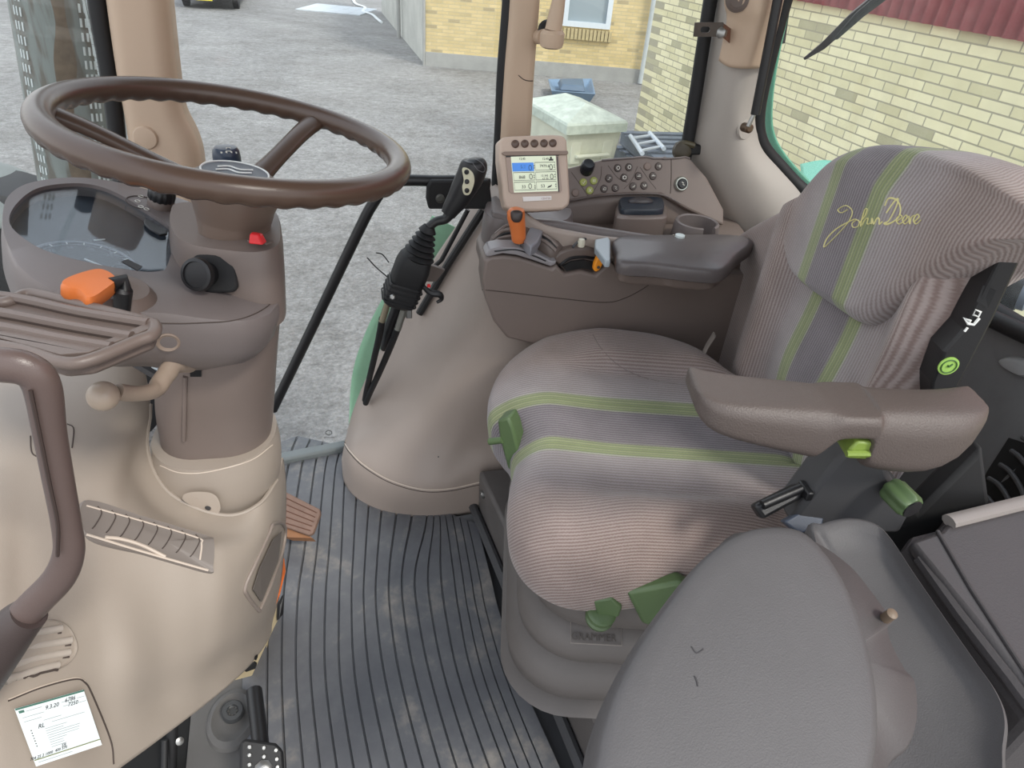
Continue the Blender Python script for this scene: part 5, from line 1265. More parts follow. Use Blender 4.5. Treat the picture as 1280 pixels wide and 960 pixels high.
MB().tube([J(529, 358, 1.10), J(538, 366, 1.10), J(549, 368, 1.10), J(552, 374, 1.10), J(546, 378, 1.10)], [.004, .006, .0065, .004, .003], seg=8, smooth_n=16).out('lock_lever', M_black, js)
MB().box(J(536, 357, 1.095), (.006, .004, .005)).out('red_mark', M_red, js)
for i, q in enumerate(([(486, 328), (478, 318), (470, 316)], [(484, 346), (470, 334), (459, 322)], [(485, 332), (474, 322), (470, 316)])):
    if i < 2: MB().tube([J(a, b, jy-.01) for a, b in q], .0011, seg=6, smooth_n=10).out('cable_tie', M_rubber, js)
for i, (q, r_, mt_) in enumerate((([(486, 374), (479, 397), (477, 402)], .0062, plastic('hose_fitting', (140, 132, 112), .4, metal=.6, var=.2)), ([(506, 384), (497, 412)], .0066, plastic('hose_fitting_grey', (128, 128, 122), .4, metal=.6, var=.2)))):
    MB().tube([J(a, b) for a, b in q], r_, seg=12).out('hose_fitting', mt_, js)
MB().tube([J(478, 398), J(473, 425, 1.16), J(466, 455, 1.20), J(460, 480, 1.26), J(456, 500, 1.29)], .0065, seg=12, smooth_n=30).out('hose', M_rubber, js)
MB().tube([J(498, 408), J(487, 436, 1.17), J(474, 466, 1.22), J(462, 492, 1.27), J(457, 504, 1.29)], .0068, seg=12, smooth_n=30).out('hose', M_rubber, js)
MB().tube([J(500, 380, 1.15), J(488, 412, 1.17), J(480, 435, 1.22)], [.014, .014, .008], seg=10).out('bracket_arm', M_black, js)
MB().prism([J(a, b, 1.19) for a, b in ((534, 330), (556, 338), (545, 352), (530, 352))], (0, .01, 0)).out('bracket_plate', M_taupe2, js, smooth=False)
MB().box(J(511, 388, 1.14), (.012, .012, .03)).out('bracket_clamp', M_steel, js, bevel=.002)
# black crossbar and box at the door
db = empty('door_bar', Py(400, 400, 1.26), label='black tubular bar running diagonally across the right door', cat='bar')
MB().tube([Py(341, 512, 1.28), Py(395, 400, 1.27), Py(450, 285, 1.26), Py(466, 255, 1.26), Py(480, 236, 1.26), Py(500, 226, 1.26), Py(545, 226, 1.26), Py(585, 226, 1.26), Py(612, 230, 1.26)], .0105, seg=14, smooth_n=70).out('tube', M_black, db)
MB().prism([Py(a, b, 1.24) for a, b in ((534, 234), (538, 226), (612, 226), (616, 262), (536, 262), (533, 250))], (0, .02, 0)).out('plate', M_blackm, db, bevel=.004)
p = Py(550, 248, 1.24); MB().lathe(p, (0, -1, .1), [(.0085, -.002), (.0085, .003), (.005, .004), (.005, .002)], 20).out('screw', plastic('screw_dark', (88, 88, 84), .4, metal=.6), db)
MB().tube([Py(604, 262, 1.27), Py(560, 330, 1.28), Py(524, 392, 1.28)], .008, seg=8).out('stay', M_black, db)
MB().tube([Py(585, 262, 1.29), Py(552, 325, 1.30), Py(535, 340, 1.30)], .005, seg=8).out('stay', M_black, db)
# ================================================================ front console (pedestal) under the steering column
ped = empty('front_console', V((-.28, .70, 0)), label='large beige moulded front console under the steering wheel', cat='console')
rows = [
 [(-120, 400, .95), (-20, 405, .95), (90, 415, .93), (165, 435, .90), (188, 500, .87), (184, 560, .82), (205, 608, .775), (245, 634, .755), (290, 643, .755), (325, 628, .775), (345, 600, .82), (354, 572, .87)],
 [(-120, 480, .84), (-20, 480, .84), (60, 490, .83), (125, 515, .81), (158, 550, .79), (166, 590, .765), (192, 630, .735), (236, 655, .72), (285, 664, .72), (328, 650, .755), (350, 622, .82), (357, 592, .88)],
 [(-120, 590, .68), (-20, 590, .68), (40, 600, .68), (90, 612, .68), (130, 625, .68), (160, 645, .675), (200, 668, .67), (240, 682, .67), (285, 690, .68), (325, 682, .72), (349, 655, .80), (358, 625, .88)],
 [(-120, 700, .57), (-20, 700, .57), (30, 705, .58), (80, 712, .59), (120, 720, .60), (160, 728, .61), (200, 735, .62), (245, 742, .63), (285, 738, .65), (320, 725, .70), (344, 702, .78), (356, 675, .87)],
 [(-120, 800, .49), (-20, 800, .50), (30, 805, .51), (80, 812, .525), (125, 818, .54), (165, 822, .55), (205, 820, .575), (245, 812, .60), (280, 798, .63), (312, 780, .68), (337, 755, .76), (352, 725, .86)],
 [(-120, 920, .43), (-20, 920, .44), (30, 925, .45), (80, 918, .47), (125, 905, .50), (165, 890, .525), (205, 872, .56), (243, 852, .59), (275, 832, .63), (305, 812, .68), (330, 788, .76), (347, 760, .86)],
 [(-120, 1110, .36), (-20, 1080, .38), (40, 1050, .40), (90, 1010, .43), (140, 968, .47), (185, 935, .51), (225, 905, .55), (258, 880, .59), (288, 855, .63), (314, 830, .69), (334, 802, .77), (345, 775, .87)]]
ctl = [[Py(a, b, y) for a, b, y in r] for r in rows]
body = sheet('console_body', ctl, M_beige, ped, nu=90, nv=70, solid=.006)
def ln(name, pts, r, mat, off=0, n=40, closed=False): return line_on(name, pts, body, r, mat, body, off, n, closed)
ln('bowl_rim', [(190, 505), (184, 560), (205, 609), (245, 635), (290, 644), (325, 629), (346, 600)], .003, M_beige, .0)
# long slatted flap
vp = [(104, 627), (180, 648), (256, 671), (266, 678), (265, 708), (258, 716), (180, 694), (108, 673)]
vf = MB().dome([hit(a, b, body, .001) for a, b in vp], hitn(185, 670, body)[1], [(1.0, -.003), (1.0, .002), (.985, .0035), (.95, .003), (.3, .003)], n=60).out('flap_frame', plastic('flap_grey', (122, 114, 108), .5, var=.03), ped)
for i in range(8):
    x = 122+i*17.5; y = 641+i*5.0
    line_on('slat_gap', [(x, y-8), (x+5, y), (x-2, y+14), (x-7, y+20)], vf, .0008, M_seam, vf, .0002, 12)
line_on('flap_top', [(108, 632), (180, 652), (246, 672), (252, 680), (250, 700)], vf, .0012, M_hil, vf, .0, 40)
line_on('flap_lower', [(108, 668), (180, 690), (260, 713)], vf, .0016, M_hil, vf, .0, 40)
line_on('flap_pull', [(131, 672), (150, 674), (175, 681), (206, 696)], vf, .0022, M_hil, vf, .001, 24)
# oval air outlet at the lower left
ov = [(-30, 800), (0, 786), (40, 776), (68, 775), (86, 784), (96, 805), (92, 822), (75, 836), (40, 845), (0, 852), (-30, 856)]
gv = empty('air_outlet', hit(50, 812, body), label='beige oval louvred air outlet low on the front console', cat='vent')
of = MB().dome([hit(a, b, body, .0005) for a, b in ov], hitn(50, 812, body)[1], [(1, -.003), (1, .001), (.97, .002), (.93, -.001), (.2, -.003)], n=48).out('frame', M_beige, gv)
M_lou = plastic('louvre_pale', (172, 162, 152), .35, bump=0)
for q in ([(8, 806), (40, 792), (76, 785)], [(2, 822), (42, 808), (88, 800)], [(0, 838), (42, 823), (86, 815)], [(8, 851), (44, 838), (72, 831)]):
    line_on('louvre', q, of, .0042, M_lou, gv, .001, 16, seg=10)
    line_on('gap', [(a, b+6) for a, b in q], of, .0014, M_seam, gv, .0006, 16)
# card holder and service card
ch = [(10, 876), (50, 860), (92, 849), (106, 853), (116, 870), (138, 925), (142, 955), (130, 990), (20, 1010), (-10, 940)]
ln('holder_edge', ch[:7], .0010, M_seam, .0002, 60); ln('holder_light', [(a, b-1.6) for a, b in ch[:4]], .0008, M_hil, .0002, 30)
cq = [(18, 886), (104, 862), (127, 931), (45, 958)]
hpn = hitn(70, 908, body)
cn2 = hpn[1]; c00, c10, c11, c01 = [Pl(a, b, hpn[0]+cn2*.005, cn2) for a, b in cq]
sc = MB().prism([c00, c10, c11, c01], cn2*.0006).out('service_card', flat('card_white', (236, 244, 246), .5), smooth=False)
tag(sc, 'white service record card with handwriting in the lower left console holder', 'card')
def cuv(u, v, o=.0009): return c00.lerp(c10, u).lerp(c01.lerp(c11, u), v)+cn2*o
M_cg = flat('card_green', (74, 118, 104), .6); M_cl = flat('card_line', (150, 160, 164), .6); M_ci = flat('card_ink', (44, 50, 58), .6)
MB().prism([cuv(0, 0), cuv(1, 0), cuv(1, .028), cuv(0, .028)], cn2*.0002).out('green_band', M_cg, sc, smooth=False)
MB().prism([cuv(0, .885), cuv(1, .885), cuv(1, .9), cuv(0, .9)], cn2*.0002).out('olive_rule', flat('card_olive', (120, 128, 70), .6), sc, smooth=False)
MB().prism([cuv(.03, .05), cuv(.10, .05), cuv(.10, .09), cuv(.03, .09)], cn2*.0002).out('card_mark', M_cg, sc, smooth=False)
for u, v, l in ((.12, .08, .22), (.05, .17, .3), (.05, .24, .24), (.30, .30, .26), (.28, .44, .32), (.28, .48, .26), (.28, .52, .5), (.28, .56, .48), (.28, .60, .46), (.28, .64, .26), (.28, .68, .2), (.28, .72, .2), (.28, .76, .22), (.62, .10, .12), (.86, .10, .12), (.62, .17, .1), (.86, .18, .12), (.4, .36, .5), (.04, .94, .5)):
    MB().prism([cuv(u, v), cuv(u+l, v), cuv(u+l, v+.006), cuv(u, v+.006)], cn2*.0002).out('ruled_line', M_cl, sc, smooth=False)
for i in range(7): MB().prism([cuv(.09, .40+.045*i), cuv(.105, .40+.045*i), cuv(.105, .415+.045*i), cuv(.09, .415+.045*i)], cn2*.0002).out('tick_box', M_ci, sc, smooth=False)
cx = (c10-c00).normalized(); cyv = (c00-c01).normalized()
for u, v, s_, t_ in ((.48, .12, .0062, '9.3.20'), (.76, .09, .0062, '6786'), (.78, .17, .006, '7250'), (.25, .38, .0065, 'RL'), (.45, .80, .005, '59'), (.22, .90-.05, .0042, '704 25 2 1000  400 370')):
    text('handwriting', t_, cuv(u, v, .001), cx, cyv, s_, M_ci, sc, .0001)
# tall side pocket facing the driver
pk = [(352, 654), (356, 664), (352, 690), (340, 725), (326, 758), (322, 762), (308, 744), (306, 732), (318, 705), (335, 668), (341, 655)]
pf = MB().tube([hit(a, b, body, .001, Py(a, b, .8)) for a, b in pk], .003, seg=10, closed=True, smooth_n=80).out('pocket_frame', plastic('pocket_frame', (138, 126, 118), .4, var=.02), ped)
ppx = [hit(a, b, body, .0035) for a, b in ((349, 664), (345, 700), (324, 752), (313, 736), (322, 708), (338, 674))]
ppx = [p for p in ppx if p is not None]
MB().prism(ppx, hitn(330, 710, body)[1]*.0006).out('pocket_face', plastic('pocket_dark', (112, 104, 98), .5, var=.03), ped, smooth=False)
# mounting tab
tp_ = hitn(255, 632, body)
tb2 = MB().dome([hit(a, b, body, .001, Py(a, b, .75)) for a, b in ((228, 622), (240, 617), (262, 618), (272, 626), (274, 640), (262, 641), (244, 634))], tp_[1], [(1, -.002), (1, .003), (.92, .004), (.3, .004)], n=30).out('mounting_tab', plastic('tab_beige', (178, 166, 154), .45, var=.02), ped)
p, n_ = hitn(260, 635, tb2); MB().lathe(p, n_, [(.0042, -.001), (.0042, .0008), (.003, .001)], 16).out('screw', M_dgrey, tb2)
ln('panel_line', [(38, 545), (40, 566), (52, 573)], .0008, M_seam, .0002, 12)
ln('panel_line', [(84, 530), (92, 536), (90, 560)], .0008, M_seam, .0002, 12)
# lower guard with dark slots
lg = MB(); 
gq = [(346, 745, .86), (348, 775, .84), (342, 812, .80), (333, 836, .77), (315, 846, .73), (292, 852, .69), (298, 830, .72), (320, 790, .76)]
lg.prism([Py(a, b, y) for a, b, y in gq], (-.004, .012, -.003))
lgo = lg.out('lower_guard', plastic('guard_cream', (196, 180, 146), .5, var=.03), ped, bevel=.003)
for q in ([(304, 838), (318, 829), (321, 831), (319, 836), (308, 840)], [(318, 824), (321, 820), (322, 822), (320, 826)]):
    MB().prism([Py(a, b, .70) for a, b in q], (0, .004, 0)).out('guard_slot', flat('slot_black', (10, 10, 10), .9), lgo, smooth=False)
# switches strip behind the lever
ssn = V((0, -.3, 1)); 
sws = MB().prism([Pl(a, b, Py(180, 452, .80), V((.2, -.5, .8))) for a, b in ((156, 446), (180, 437), (202, 452), (197, 470))], V((0, 0, -.01))).out('switch_strip', M_dgrey, ped, smooth=False)
for i in range(3):
    a, b = 172+i*10, 446+i*6; MB().prism([Pl(x, y, Py(180, 452, .80), V((.2, -.5, .8)))+V((0, 0, .001)) for x, y in ((a, b-5), (a+9, b-1), (a+7, b+8), (a-3, b+3))], V((0, 0, .004))).out('rocker', plastic('rocker_pale', (190, 200, 206), .35, bump=0), ped, bevel=.001)
# collar and column
stc = empty('steering_column', V((-.24, .84, .28)), label='taupe steering column with instrument pod, orange key and side lever', cat='steering column')
col_ = post('collar', [((192, 545), (345, 533), .765), ((187, 558), (349, 548), .762), ((185, 570), (351, 562), .76), ((185, 585), (352, 582), .76), ((196, 610), (348, 606), .765), ((215, 632), (338, 628), .775), ((245, 655), (310, 650), .79)], .175, M_beige, stc, r=.48, k=10, mid=True)
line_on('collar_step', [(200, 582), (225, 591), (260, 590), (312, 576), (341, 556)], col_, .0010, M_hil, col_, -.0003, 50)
shr = post('column_shroud', [((196, 400), (350, 390), .775), ((196, 450), (346, 445), .775), ((197, 500), (343, 495), .785), ((205, 548), (339, 535), .79), ((210, 580), (335, 570), .80)], .14, M_taupe, stc, r=.42, k=10, mid=True)
MB().tube([hit(a, b, shr, .0, Py(a, b, .775)) for a, b in ((232, 470), (231, 510), (230, 550))], .0045, seg=10, flat_=.7).out('cable_channel', M_taupe, shr)
sk = MB().prism([hit(a, b, shr, .001, Py(a, b, .775)) for a, b in ((238, 444), (252, 444), (252, 470), (238, 470))], V((0, -.001, 0))).out('lever_slot', flat('slot_dark', (14, 14, 16), .8), shr, smooth=False)
# collar rim around the column
# pod ------------------------------------------------
PP0 = Py(110, 310, .80); PN = V((.30, -.05, 1)).normalized()
def D(a, b, off=0): return Pl(a, b, PP0, PN)+PN*off
T = [(3, 262), (10, 243), (35, 228), (90, 221), (150, 227), (215, 243), (262, 258), (330, 268), (348, 285), (353, 330), (352, 375), (335, 396), (300, 402), (250, 398), (205, 392), (150, 390), (100, 380), (55, 358), (20, 330), (4, 295)]
Rc = [(12, 279), (18, 258), (45, 236), (90, 229), (128, 234), (165, 252), (213, 284), (218, 300), (208, 334), (198, 339), (175, 339), (120, 330), (62, 315), (30, 298)]
NP = 120
cc = (112, 290)
def polar(poly, n=NP):
    P = spline([V((a, b, 0)) for a, b in poly], 300, True); out = []
    for i in range(n):
        t = 2*PI*i/n; d = (math.cos(t), math.sin(t)); best = None
        for p, q in zip(P, P[1:]+P[:1]):
            ex_, ey_ = q.x-p.x, q.y-p.y; den = d[0]*ey_-d[1]*ex_
            if abs(den) < 1e-9: continue
            px, py = p.x-cc[0], p.y-cc[1]
            s_ = (px*ey_-py*ex_)/den; u_ = (px*d[1]-py*d[0])/den
            if s_ > 0 and -1e-6 <= u_ <= 1+1e-6 and (best is None or s_ > best): best = s_
        out.append((cc[0]+d[0]*best, cc[1]+d[1]*best))
    return out
Tp, Rp_ = polar(T), polar(Rc)
Tw = [D(a, b) for a, b in Tp]; Rw = [D(a, b) for a, b in Rp_]
tc_ = sum(Tw, V((0, 0, 0)))/NP; rc_ = sum(Rw, V((0, 0, 0)))/NP
def scl(ring, c, s_, h): return [c+(p-c)*s_+PN*h for p in ring]
Rg = [scl(Tw, tc_, .55, -.115), scl(Tw, tc_, .78, -.10), scl(Tw, tc_, .95, -.070), scl(Tw, tc_, 1.005, -.045), scl(Tw, tc_, 1.01, -.02), scl(Tw, tc_, 1.0, -.006), scl(Tw, tc_, .985, -.001)]
mid1 = [p.lerp(q, .12) for p, q in zip(Tw, Rw)]; 
Rg += [[p.lerp(q, .10) for p, q in zip(Tw, Rw)], [p.lerp(q, .9) for p, q in zip(Tw, Rw)], [q.copy() for q in Rw], [q-PN*.004 for q in Rw], scl(Rw, rc_, .985, -.018)]
pod = MB().rings(Rg, True, True).out('instrument_pod', M_taupeg, stc, autosmooth=40)
line_on('pod_seam', [(192, 404), (240, 404), (300, 399), (340, 378), (352, 345)], pod, .0007, M_seam, pod, .0002, 40)
M_gf = plastic('gauge_face', (52, 56, 64), .5, var=.05)
gf = MB().prism([p-PN*.0172 for p in scl(Rw, rc_, .99, 0)], PN*.0004).out('gauge_face', M_gf, pod, smooth=False)
gG = MB().prism([p-PN*.006 for p in scl(Rw, rc_, .992, 0)], PN*.0015).out('gauge_glass', glass('gauge_glass', (238, 242, 245), .09), pod, smooth=False)
gc = D(105, 316, -.0165); gu = (D(160, 318, -.0165)-gc).normalized(); gv_ = PN.cross(gu); gv_ = gv_ if gv_.y > 0 else -gv_
M_dl = plastic('dial_grey', (128, 132, 138), .5, bump=0)
MB().tube([gc+gu*(.054*math.cos(t))+gv_*(.054*math.sin(t)) for t in [math.radians(200-i*9) for i in range(25)]], .0022, seg=6, flat_=.25, up=PN).out('dial_ring', M_dl, gf)
MB().tube([gc+gu*(.047*math.cos(t))+gv_*(.047*math.sin(t)) for t in [math.radians(i*10) for i in range(36)]], .0006, seg=6, closed=True).out('dial_inner', M_dl, gf)
for i in range(11):
    t = math.radians(200-i*20); MB().tube([gc+(gu*math.cos(t)+gv_*math.sin(t))*.047, gc+(gu*math.cos(t)+gv_*math.sin(t))*.052], .0007, seg=4).out('tick', M_white, gf)
for i, tx_ in enumerate(('0', '5', '10', '15', '20', '25', '30')):
    t = math.radians(190-i*30); text('dial_number', tx_, gc+(gu*math.cos(t)+gv_*math.sin(t))*.040, gu, gv_, .0075, M_dl, gf, .0001)
MB().tube([D(106, 309, -.0155), D(131, 319, -.0155)], .0011, seg=6).out('needle', M_white, gf)
MB().tube([D(118, 286, -.0155), D(132, 285, -.0155)], .0009, seg=6).out('small_needle', M_white, gf)
for a, b, r_ in ((155, 322, .012), (160, 330, .012), (150, 300, .010)):
    MB().tube([D(a, b, -.0165)+gu*(r_*math.cos(t*PI/10))+gv_*(r_*math.sin(t*PI/10)) for t in range(20)], .0005, seg=4, closed=True).out('small_dial', M_dl, gf)
MB().prism([D(a, b, -.003) for a, b in ((181, 272), (208, 287), (209, 292), (200, 293), (187, 286), (180, 279))], PN*.003).out('light_sensor', M_black, pod, bevel=.001)
# cowl round the column head
cow = [(212, 262), (222, 253), (260, 252), (310, 256), (345, 264), (352, 290), (347, 308), (320, 316), (270, 312), (232, 304), (214, 288)]
cwl = MB().dome([Pz(a, b, .770) for a, b in cow], V((.1, 0, 1)), [(1.06, -.10), (1.05, -.06), (1.03, -.025), (1.0, -.006), (.975, 0), (.5, .001)], n=70).out('column_cowl', M_taupe, stc)
# black round push knob
kn0, knn = hitn(270, 342, cwl) if bvh(cwl).ray_cast(CAM, ray(270, 342).normalized())[0] else (Py(270, 342, .74), V((0, -1, .3)))
knn = V((-.12, -.9, .38)).normalized(); kx = V((1, 0, 0)); kx = (kx-knn*kx.dot(knn)).normalized(); ky = knn.cross(kx)
mt_ = MB().prism([kn0+kx*x+ky*y-knn*.003 for x, y in rrect(0, 0, .050, .044, .010, 5)], knn*.010).out('knob_mount', M_blackm, stc, bevel=.003)
kc = kn0-kx*.008
MB().lathe(kc+knn*.005, knn+V((-.25, 0, 0)), [(.014, 0), (.015, .012), (.0185, .014), (.0195, .018), (.0185, .023), (.015, .024), (.0145, .022), (.006, .0225)], 36).out('round_knob', M_black, mt_)
# red switch
rs = hit(322, 302, cwl, .0, Pz(322, 302, .77))
MB().prism([Pz(a, b, .776) for a, b in ((309, 302), (334, 306), (342, 303), (326, 299))], (0, 0, .002)).out('switch_plate', M_taupe2, stc, smooth=False)
MB().hexa([Pz(a, b, .777) for a, b in ((310, 305), (328, 307), (335, 303), (316, 300))], [Pz(a, b, .777)+V((0, 0, .010)) for a, b in ((313, 302), (325, 304), (330, 301), (317, 299))]).out('red_switch', M_red, stc, bevel=.002)
# rotary light switch
lc_ = D(201, 257); NN = 56
lx = V((1, 0, 0)); lx = (lx-PN*lx.dot(PN)).normalized(); ly = PN.cross(lx)
MB().lathe(lc_, PN, [(.0165, -.002), (.0165, .008), (.015, .010)], 30).out('switch_base', M_taupe2, stc)
MB().rings([[lc_+PN*h+(lx*math.cos(2*PI*i/NN)+ly*math.sin(2*PI*i/NN))*(r_*(1+(.06 if (i//2) % 2 else 0)*q)) for i in range(NN)] for r_, h, q in ((.0150, .009, 1), (.0160, .012, 1), (.0160, .021, 1), (.0145, .024, 0), (.006, .0235, 0))]).out('light_switch', M_black, stc)
sy = D(178, 254, .0008)
MB().tube([sy+lx*(.019*math.cos(t))+ly*(.019*math.sin(t)) for t in [math.radians(70+i*9) for i in range(24)]], .0006, seg=6).out('scale_ring', M_seam, pod)
for a, b in ((176, 246), (172, 252), (176, 259), (183, 262)):
    c = D(a, b, .0009); MB().tube([c+lx*(.003*math.cos(t*PI/5))+ly*(.003*math.sin(t*PI/5)) for t in range(10)], .0005, seg=4, closed=True).out('lamp_symbol', M_ink, pod)
# ignition: raised base with orange key
ic = D(152, 368, -.004)
ib = MB().lathe(ic-PN*.01, PN, [(.040, 0), (.036, .012), (.029, .020), (.026, .023), (.010, .024)], 40).out('ignition_base', M_taupe2, stc)
MB().prism([D(a, b, .0225) for a, b in ((150, 350), (158, 347), (176, 356), (170, 361))], PN*.0012).out('key_slot', M_black, ib, smooth=False)
kt = D(112, 356, .048)
kz = PN
ok = [(76, 354), (80, 348), (100, 340), (122, 335), (136, 338), (146, 346), (145, 352), (132, 362), (118, 371), (108, 371), (98, 362), (86, 359)]
kp0 = D(112, 355, .040)
def Kp(a, b): return Pl(a, b, kp0, PN)
okey = MB().dome([Kp(a, b) for a, b in ok], PN, [(.90, -.017), (1.0, -.013), (1.0, -.004), (.94, 0), (.5, .001)], n=60).out('key_handle', M_orange, stc)
MB().tube([Kp(138, 350)-PN*.006, Kp(153, 345)-PN*.006, Kp(158, 352)-PN*.014], [.0075, .0085, .007], seg=14).out('key_shaft', M_black, okey)
MB().lathe(Kp(155, 350)-PN*.03, PN, [(.008, -.01), (.009, .018), (.006, .022)], 16).out('key_stem', M_black, okey)
# round plug on the lower pod
p = hit(210, 428, pod, 0)
if p is not None:
    n_ = hitn(210, 428, pod)[1]; MB().lathe(p, n_, [(.0125, -.003), (.0125, .001), (.0112, .0018), (.008, .0), (.003, -.0005)], 28).out('plug', plastic('plug_taupe', (136, 120, 108), .35, var=.02), pod)
# slotted tray
vz = .775
vt = [(-60, 370), (0, 372), (32, 361), (60, 365), (120, 380), (182, 396), (192, 402), (188, 412), (168, 420), (110, 443), (75, 446), (30, 432), (-60, 410)]
tr = empty('slotted_tray', Pz(90, 415, .73), label='dark taupe slotted tray in front of the instrument pod', cat='tray')
tw = [Pz(a, b, vz) for a, b in vt]
MB().prism([p-V((0, 0, .008)) for p in tw], (0, 0, -.014)).out('tray_body', M_taupe2, tr, bevel=.004)
rim = MB().tube([p-V((0, 0, .006)) for p in tw], .006, seg=10, closed=True, smooth_n=100).out('tray_rim', M_taupe2, tr)
MB().prism([Pz(a, b, vz-.003) for a, b in ((-60, 408), (-10, 414), (20, 412), (60, 422), (118, 430), (150, 418), (186, 402), (187, 410), (168, 418), (110, 440), (75, 443), (30, 430), (-60, 407))], (0, 0, -.006)).out('tray_lip', M_taupe2, tr, bevel=.002)
for q in ([(-60, 366), (15, 372), (100, 390), (186, 404)], [(-60, 384), (0, 391), (90, 408), (165, 421)], [(-60, 404), (0, 409), (80, 424), (140, 434)]):
    MB().tube([Pz(a, b, vz-.004) for a, b in q], .0052, seg=8, smooth_n=20).out('tray_rib', M_taupe2, tr)
# tilt lever with ball
tl = MB()
tl.tube([Py(146, 490, .645), Py(170, 492, .66), Py(192, 488, .68), Py(205, 472, .70), Py(218, 457, .72), Py(238, 455, .745)], [.0105, .0100, .0105, .0105, .0115, .0125], seg=18, smooth_n=40, flat_=.8, up=(0, -1, 0))
tlo = tl.out('tilt_lever', plastic('lever_beige', (150, 134, 120), .4, var=.03), stc)
bm_ = MB(); c = Py(129, 495, .635); bm_.lathe(c, V((1, .1, .15)), [(.0155*math.sin(t*PI/14), -.0155*math.cos(t*PI/14)) for t in range(15)], 32)
bm_.out('ball', plastic('ball_beige', (168, 152, 136), .3, var=.02), tlo)
p, n_ = Py(228, 460, .732), V((0, -1, .2)); MB().lathe(p, n_, [(.004, -.002), (.004, .002), (.002, .0025)], 12).out('screw', M_steel, tlo)
# ================================================================ steering wheel
WC = V((-.1412, .8434, .8808)); WN = V((math.sin(.16626), math.sin(.01262), 1)).normalized()
wu = V((0, 1, 0)).cross(WN).normalized(); wv = WN.cross(wu)
sw = empty('steering_wheel', WC-WN*.10, label='brown three-spoke steering wheel with scalloped underside', cat='steering wheel')
NT, NPh = 360, 28; RR, rr0 = .187, .0145
vs = []; fs = []
for i in range(NT):
    t = 2*PI*i/NT; rad = wu*math.cos(t)+wv*math.sin(t)
    for j in range(NPh):
        f = 2*PI*j/NPh; r_ = rr0
        dn = -math.sin(f)     # 1 = underside
        if dn > .1: r_ -= .0022*dn*(.5+.5*math.cos(44*t))
        vs.append(WC+rad*(RR+r_*math.cos(f))+WN*(r_*math.sin(f)))
for i in range(NT):
    for j in range(NPh): fs.append((i*NPh+j, i*NPh+(j+1) % NPh, ((i+1) % NT)*NPh+(j+1) % NPh, ((i+1) % NT)*NPh+j))
mesh('rim', vs, fs, M_brown, sw)
hubc = WC-WN*.058
for a, b, w_ in ((66, 136, .0125), (381, 150, .0135), (398, 255, .0135)):
    p = Pl(a, b, WC, WN); d = (p-WC).normalized(); p = WC+d*RR
    q = hubc+d*.035
    pts = [q-WN*.004, q.lerp(p, .3)-WN*.002, q.lerp(p, .7)+WN*.0, p-WN*.004-d*.004]
    MB().tube(pts, [w_*1.25, w_, w_, w_*1.15], seg=20, smooth_n=30, flat_=.62, up=WN).out('spoke', M_brown, sw)
MB().lathe(hubc-WN*.055, WN, [(.040, -.02), (.041, .0), (.043, .012), (.043, .014), (.044, .016), (.047, .03), (.055, .048), (.055, .056), (.048, .064), (.030, .066)], 48).out('hub', plastic('hub_taupe', (112, 96, 86), .4, var=.03), sw)
em = hubc+WN*.012
eo = MB().lathe(em, WN, [(.040, -.012), (.040, .002), (.038, .004), (.034, .0042), (.010, .0045)], 48).out('emblem_cap', plastic('cap_navy', (34, 44, 60), .3), sw)
MB().tube(ring_of(em+WN*.0042, WN, .0375, 48), .0012, seg=6, closed=True).out('emblem_ring', M_white, eo)
for k_ in range(2):
    MB().tube([em+WN*.005+wu*x+wv*y for x, y in ((-.020, .0+.012*k_-.006), (-.008, .008+.012*k_-.006), (.004, .002+.012*k_-.006), (.018, .008+.012*k_-.006))], .0012, seg=6, smooth_n=16).out('emblem_mark', M_white, eo)
# stalk knob behind the wheel hub
sk_ = empty('stalk_switch', Py(285, 215, .96), label='dark blue cylindrical stalk knob behind the steering wheel hub', cat='switch')
c = Py(285, 207, .95); kn3 = MB().lathe(c, (.02, 0, 1), [(.0175, -.012), (.0175, .012), (.0165, .020), (.0135, .024), (.005, .0245)], 36).out('knob', plastic('knob_navy', (40, 54, 74), .3), sk_)
MB().lathe(c-V((0, 0, .15)), (.02, 0, 1), [(.008, 0), (.008, .14)], 16).out('stalk', M_black, sk_)
for a in range(4):
    p = hit(277+a*6, 190+abs(a-1.5)*.6, kn3, .0003)
    if p is not None: MB().box(p, (.0022, .0006, .0022)).out('symbol', M_ink, kn3, smooth=False)
MB().tube([p for p in [hit(a, b, kn3, .0004) for a, b in ((283, 185), (288, 185), (288, 189), (283, 189))] if p is not None], .0005, seg=4, closed=True).out('lamp_symbol', M_ink, kn3)
# ================================================================ grab handle at the left
gh = empty('grab_handle', Py(-60, 640, .42), label='dark brown grab handle frame at the left edge by the entrance', cat='handle')
hy = .43
MB().tube([Py(a, b, hy) for a, b in ((-160, 452), (-60, 455), (0, 456), (34, 462), (52, 482), (62, 540), (73, 600), (83, 655), (86, 690), (74, 722), (46, 752), (24, 775))], [.0125, .0125, .0125, .0125, .0120, .0108, .0106, .0106, .0115, .0125, .013, .0135], seg=24, smooth_n=90, up=(0, -1, 0), flat_=.8).out('frame_tube', M_grip, gh)
MB().tube([Py(a, b, hy) for a, b in ((37, 766), (18, 784), (-10, 820), (-50, 880), (-130, 990))], [.0150, .0185, .0215, .022, .022], seg=24, smooth_n=40).out('lower_grip', plastic('grip_dark', (62, 52, 50), .45, var=.04), gh)
MB().tube([Py(a, b, hy-.0115) for a, b in ((38, 488), (50, 545), (62, 605), (72, 655), (72, 695))], .0014, seg=6, smooth_n=40).out('groove', plastic('groove_brown', (58, 46, 42), .6), gh)
MB().tube([Py(-160, 450, hy), Py(-260, 500, .6)], .012, seg=12).out('mount', M_grip, gh)
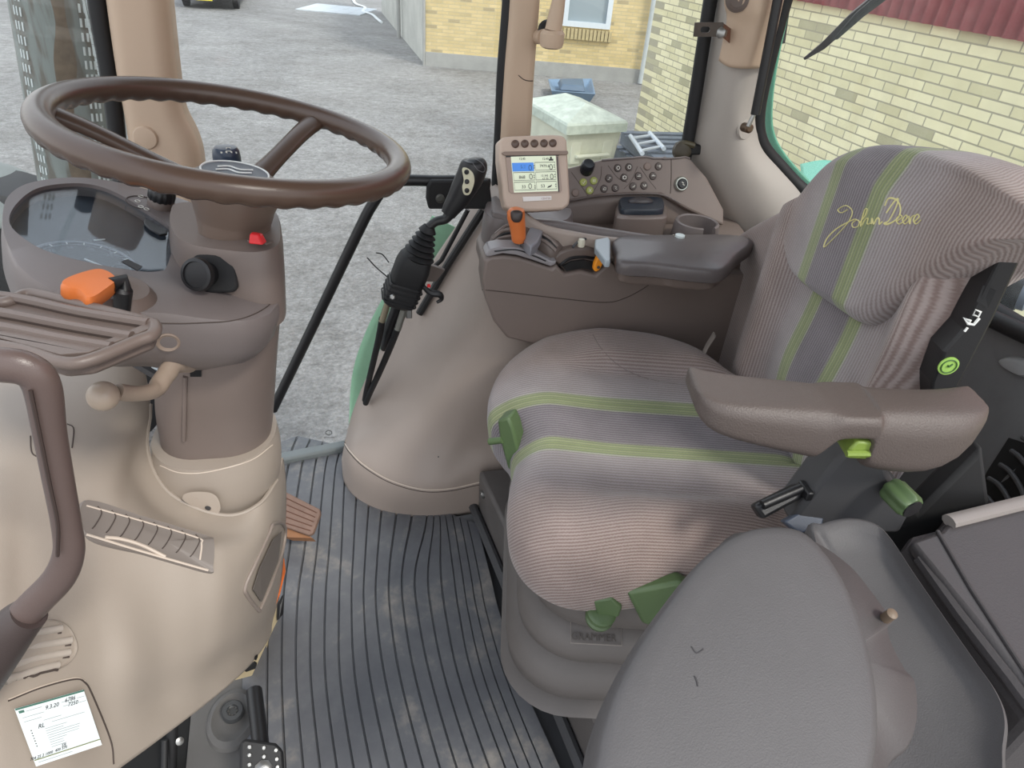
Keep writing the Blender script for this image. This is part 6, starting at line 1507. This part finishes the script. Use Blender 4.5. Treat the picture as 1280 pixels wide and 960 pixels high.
# ================================================================ brown clutch-side pedal and orange decal
bp_ = empty('brown_pedal', Pz(375, 650, .0), label='worn brown ribbed rubber pedal poking out behind the front console', cat='pedal')
pn2 = V((-.25, -.35, .9)).normalized(); q0 = Pz(375, 640, .09)
def bq(a, b, o=0): return Pl(a, b, q0, pn2)+pn2*o
MB().prism([bq(a, b) for a, b in ((340, 606), (358, 615), (399, 636), (400, 642), (391, 666), (386, 669), (350, 656), (335, 650))], -pn2*.010).out('pad', M_pedal, bp_, bevel=.002)
for k_ in range(5):
    MB().tube([bq(350-k_*.5, 619+k_*8, .0), bq(396-k_*2, 641+k_*5.6, .0)], .0011, seg=6).out('groove', plastic('pedal_groove', (92, 60, 46), .8), bp_)
MB().prism([bq(a, b, -.012) for a, b in ((340, 640), (357, 652), (388, 670), (358, 669), (340, 662))], -pn2*.02).out('pedal_side', plastic('pedal_orange', (140, 98, 66), .6, var=.1), bp_, smooth=False)
MB().tube([bq(350, 640, -.015), Pz(352, 640, .01)], .01, seg=8).out('pedal_arm', M_black, bp_)
for q, mm_ in (([(352, 700, .87), (354, 716, .87), (347, 745, .84), (342, 758, .83), (343, 740, .84)], plastic('decal_orange', (206, 104, 46), .5)), ([(352, 745, .86), (351, 770, .84), (346, 776, .83), (347, 755, .85)], M_black)):
    MB().prism([Py(a, b, y) for a, b, y in q], (.004, .004, 0)).out('side_label', mm_, ped, smooth=False)
# ================================================================ roof of the cab
rf = MB().rings([[V((x, y, z)) for x, y in rrect(.28, .76, 1.5*s_, 1.34*s_, .12, 6)] for z, s_ in ((1.60, .96), (1.62, 1.0), (1.70, 1.02), (1.76, .96))]).out('ceiling', plastic('roof_lining', (196, 190, 182), .8), autosmooth=50)
struct(rf, 'lining of the cab roof')
# ================================================================ light
w = bpy.data.worlds.new('world'); SC.world = w; w.use_nodes = True
nt = w.node_tree; bg = nt.nodes['Background']; L = nt.links.new
tc = nd(nt, 'ShaderNodeTexCoord'); sp = nd(nt, 'ShaderNodeSeparateXYZ'); L(tc.outputs['Generated'], sp.inputs[0])
r = ramp(nt, [(0, (190, 186, 180)), (.49, (205, 204, 202)), (.52, (240, 240, 240)), (1, (222, 232, 248))])
mp = nd(nt, 'ShaderNodeMapRange'); mp.inputs['From Min'].default_value = -1; L(sp.outputs[2], mp.inputs['Value']); L(mp.outputs[0], r.inputs[0]); L(r.outputs[0], bg.inputs[0])
bg.inputs[1].default_value = 1.95
sd = bpy.data.lights.new('sun', 'SUN'); sd.energy = 2.6; sd.angle = math.radians(12); sd.color = (1, .95, .86)
so = bpy.data.objects.new('sun', sd); COL.objects.link(so); so.rotation_euler = V((.35, -.55, .76)).to_track_quat('Z', 'Y').to_euler()
SC.view_settings.view_transform = 'Standard'; SC.view_settings.look = 'None'; SC.view_settings.exposure = 0; SC.view_settings.gamma = 1; SC.view_settings.use_curve_mapping = False
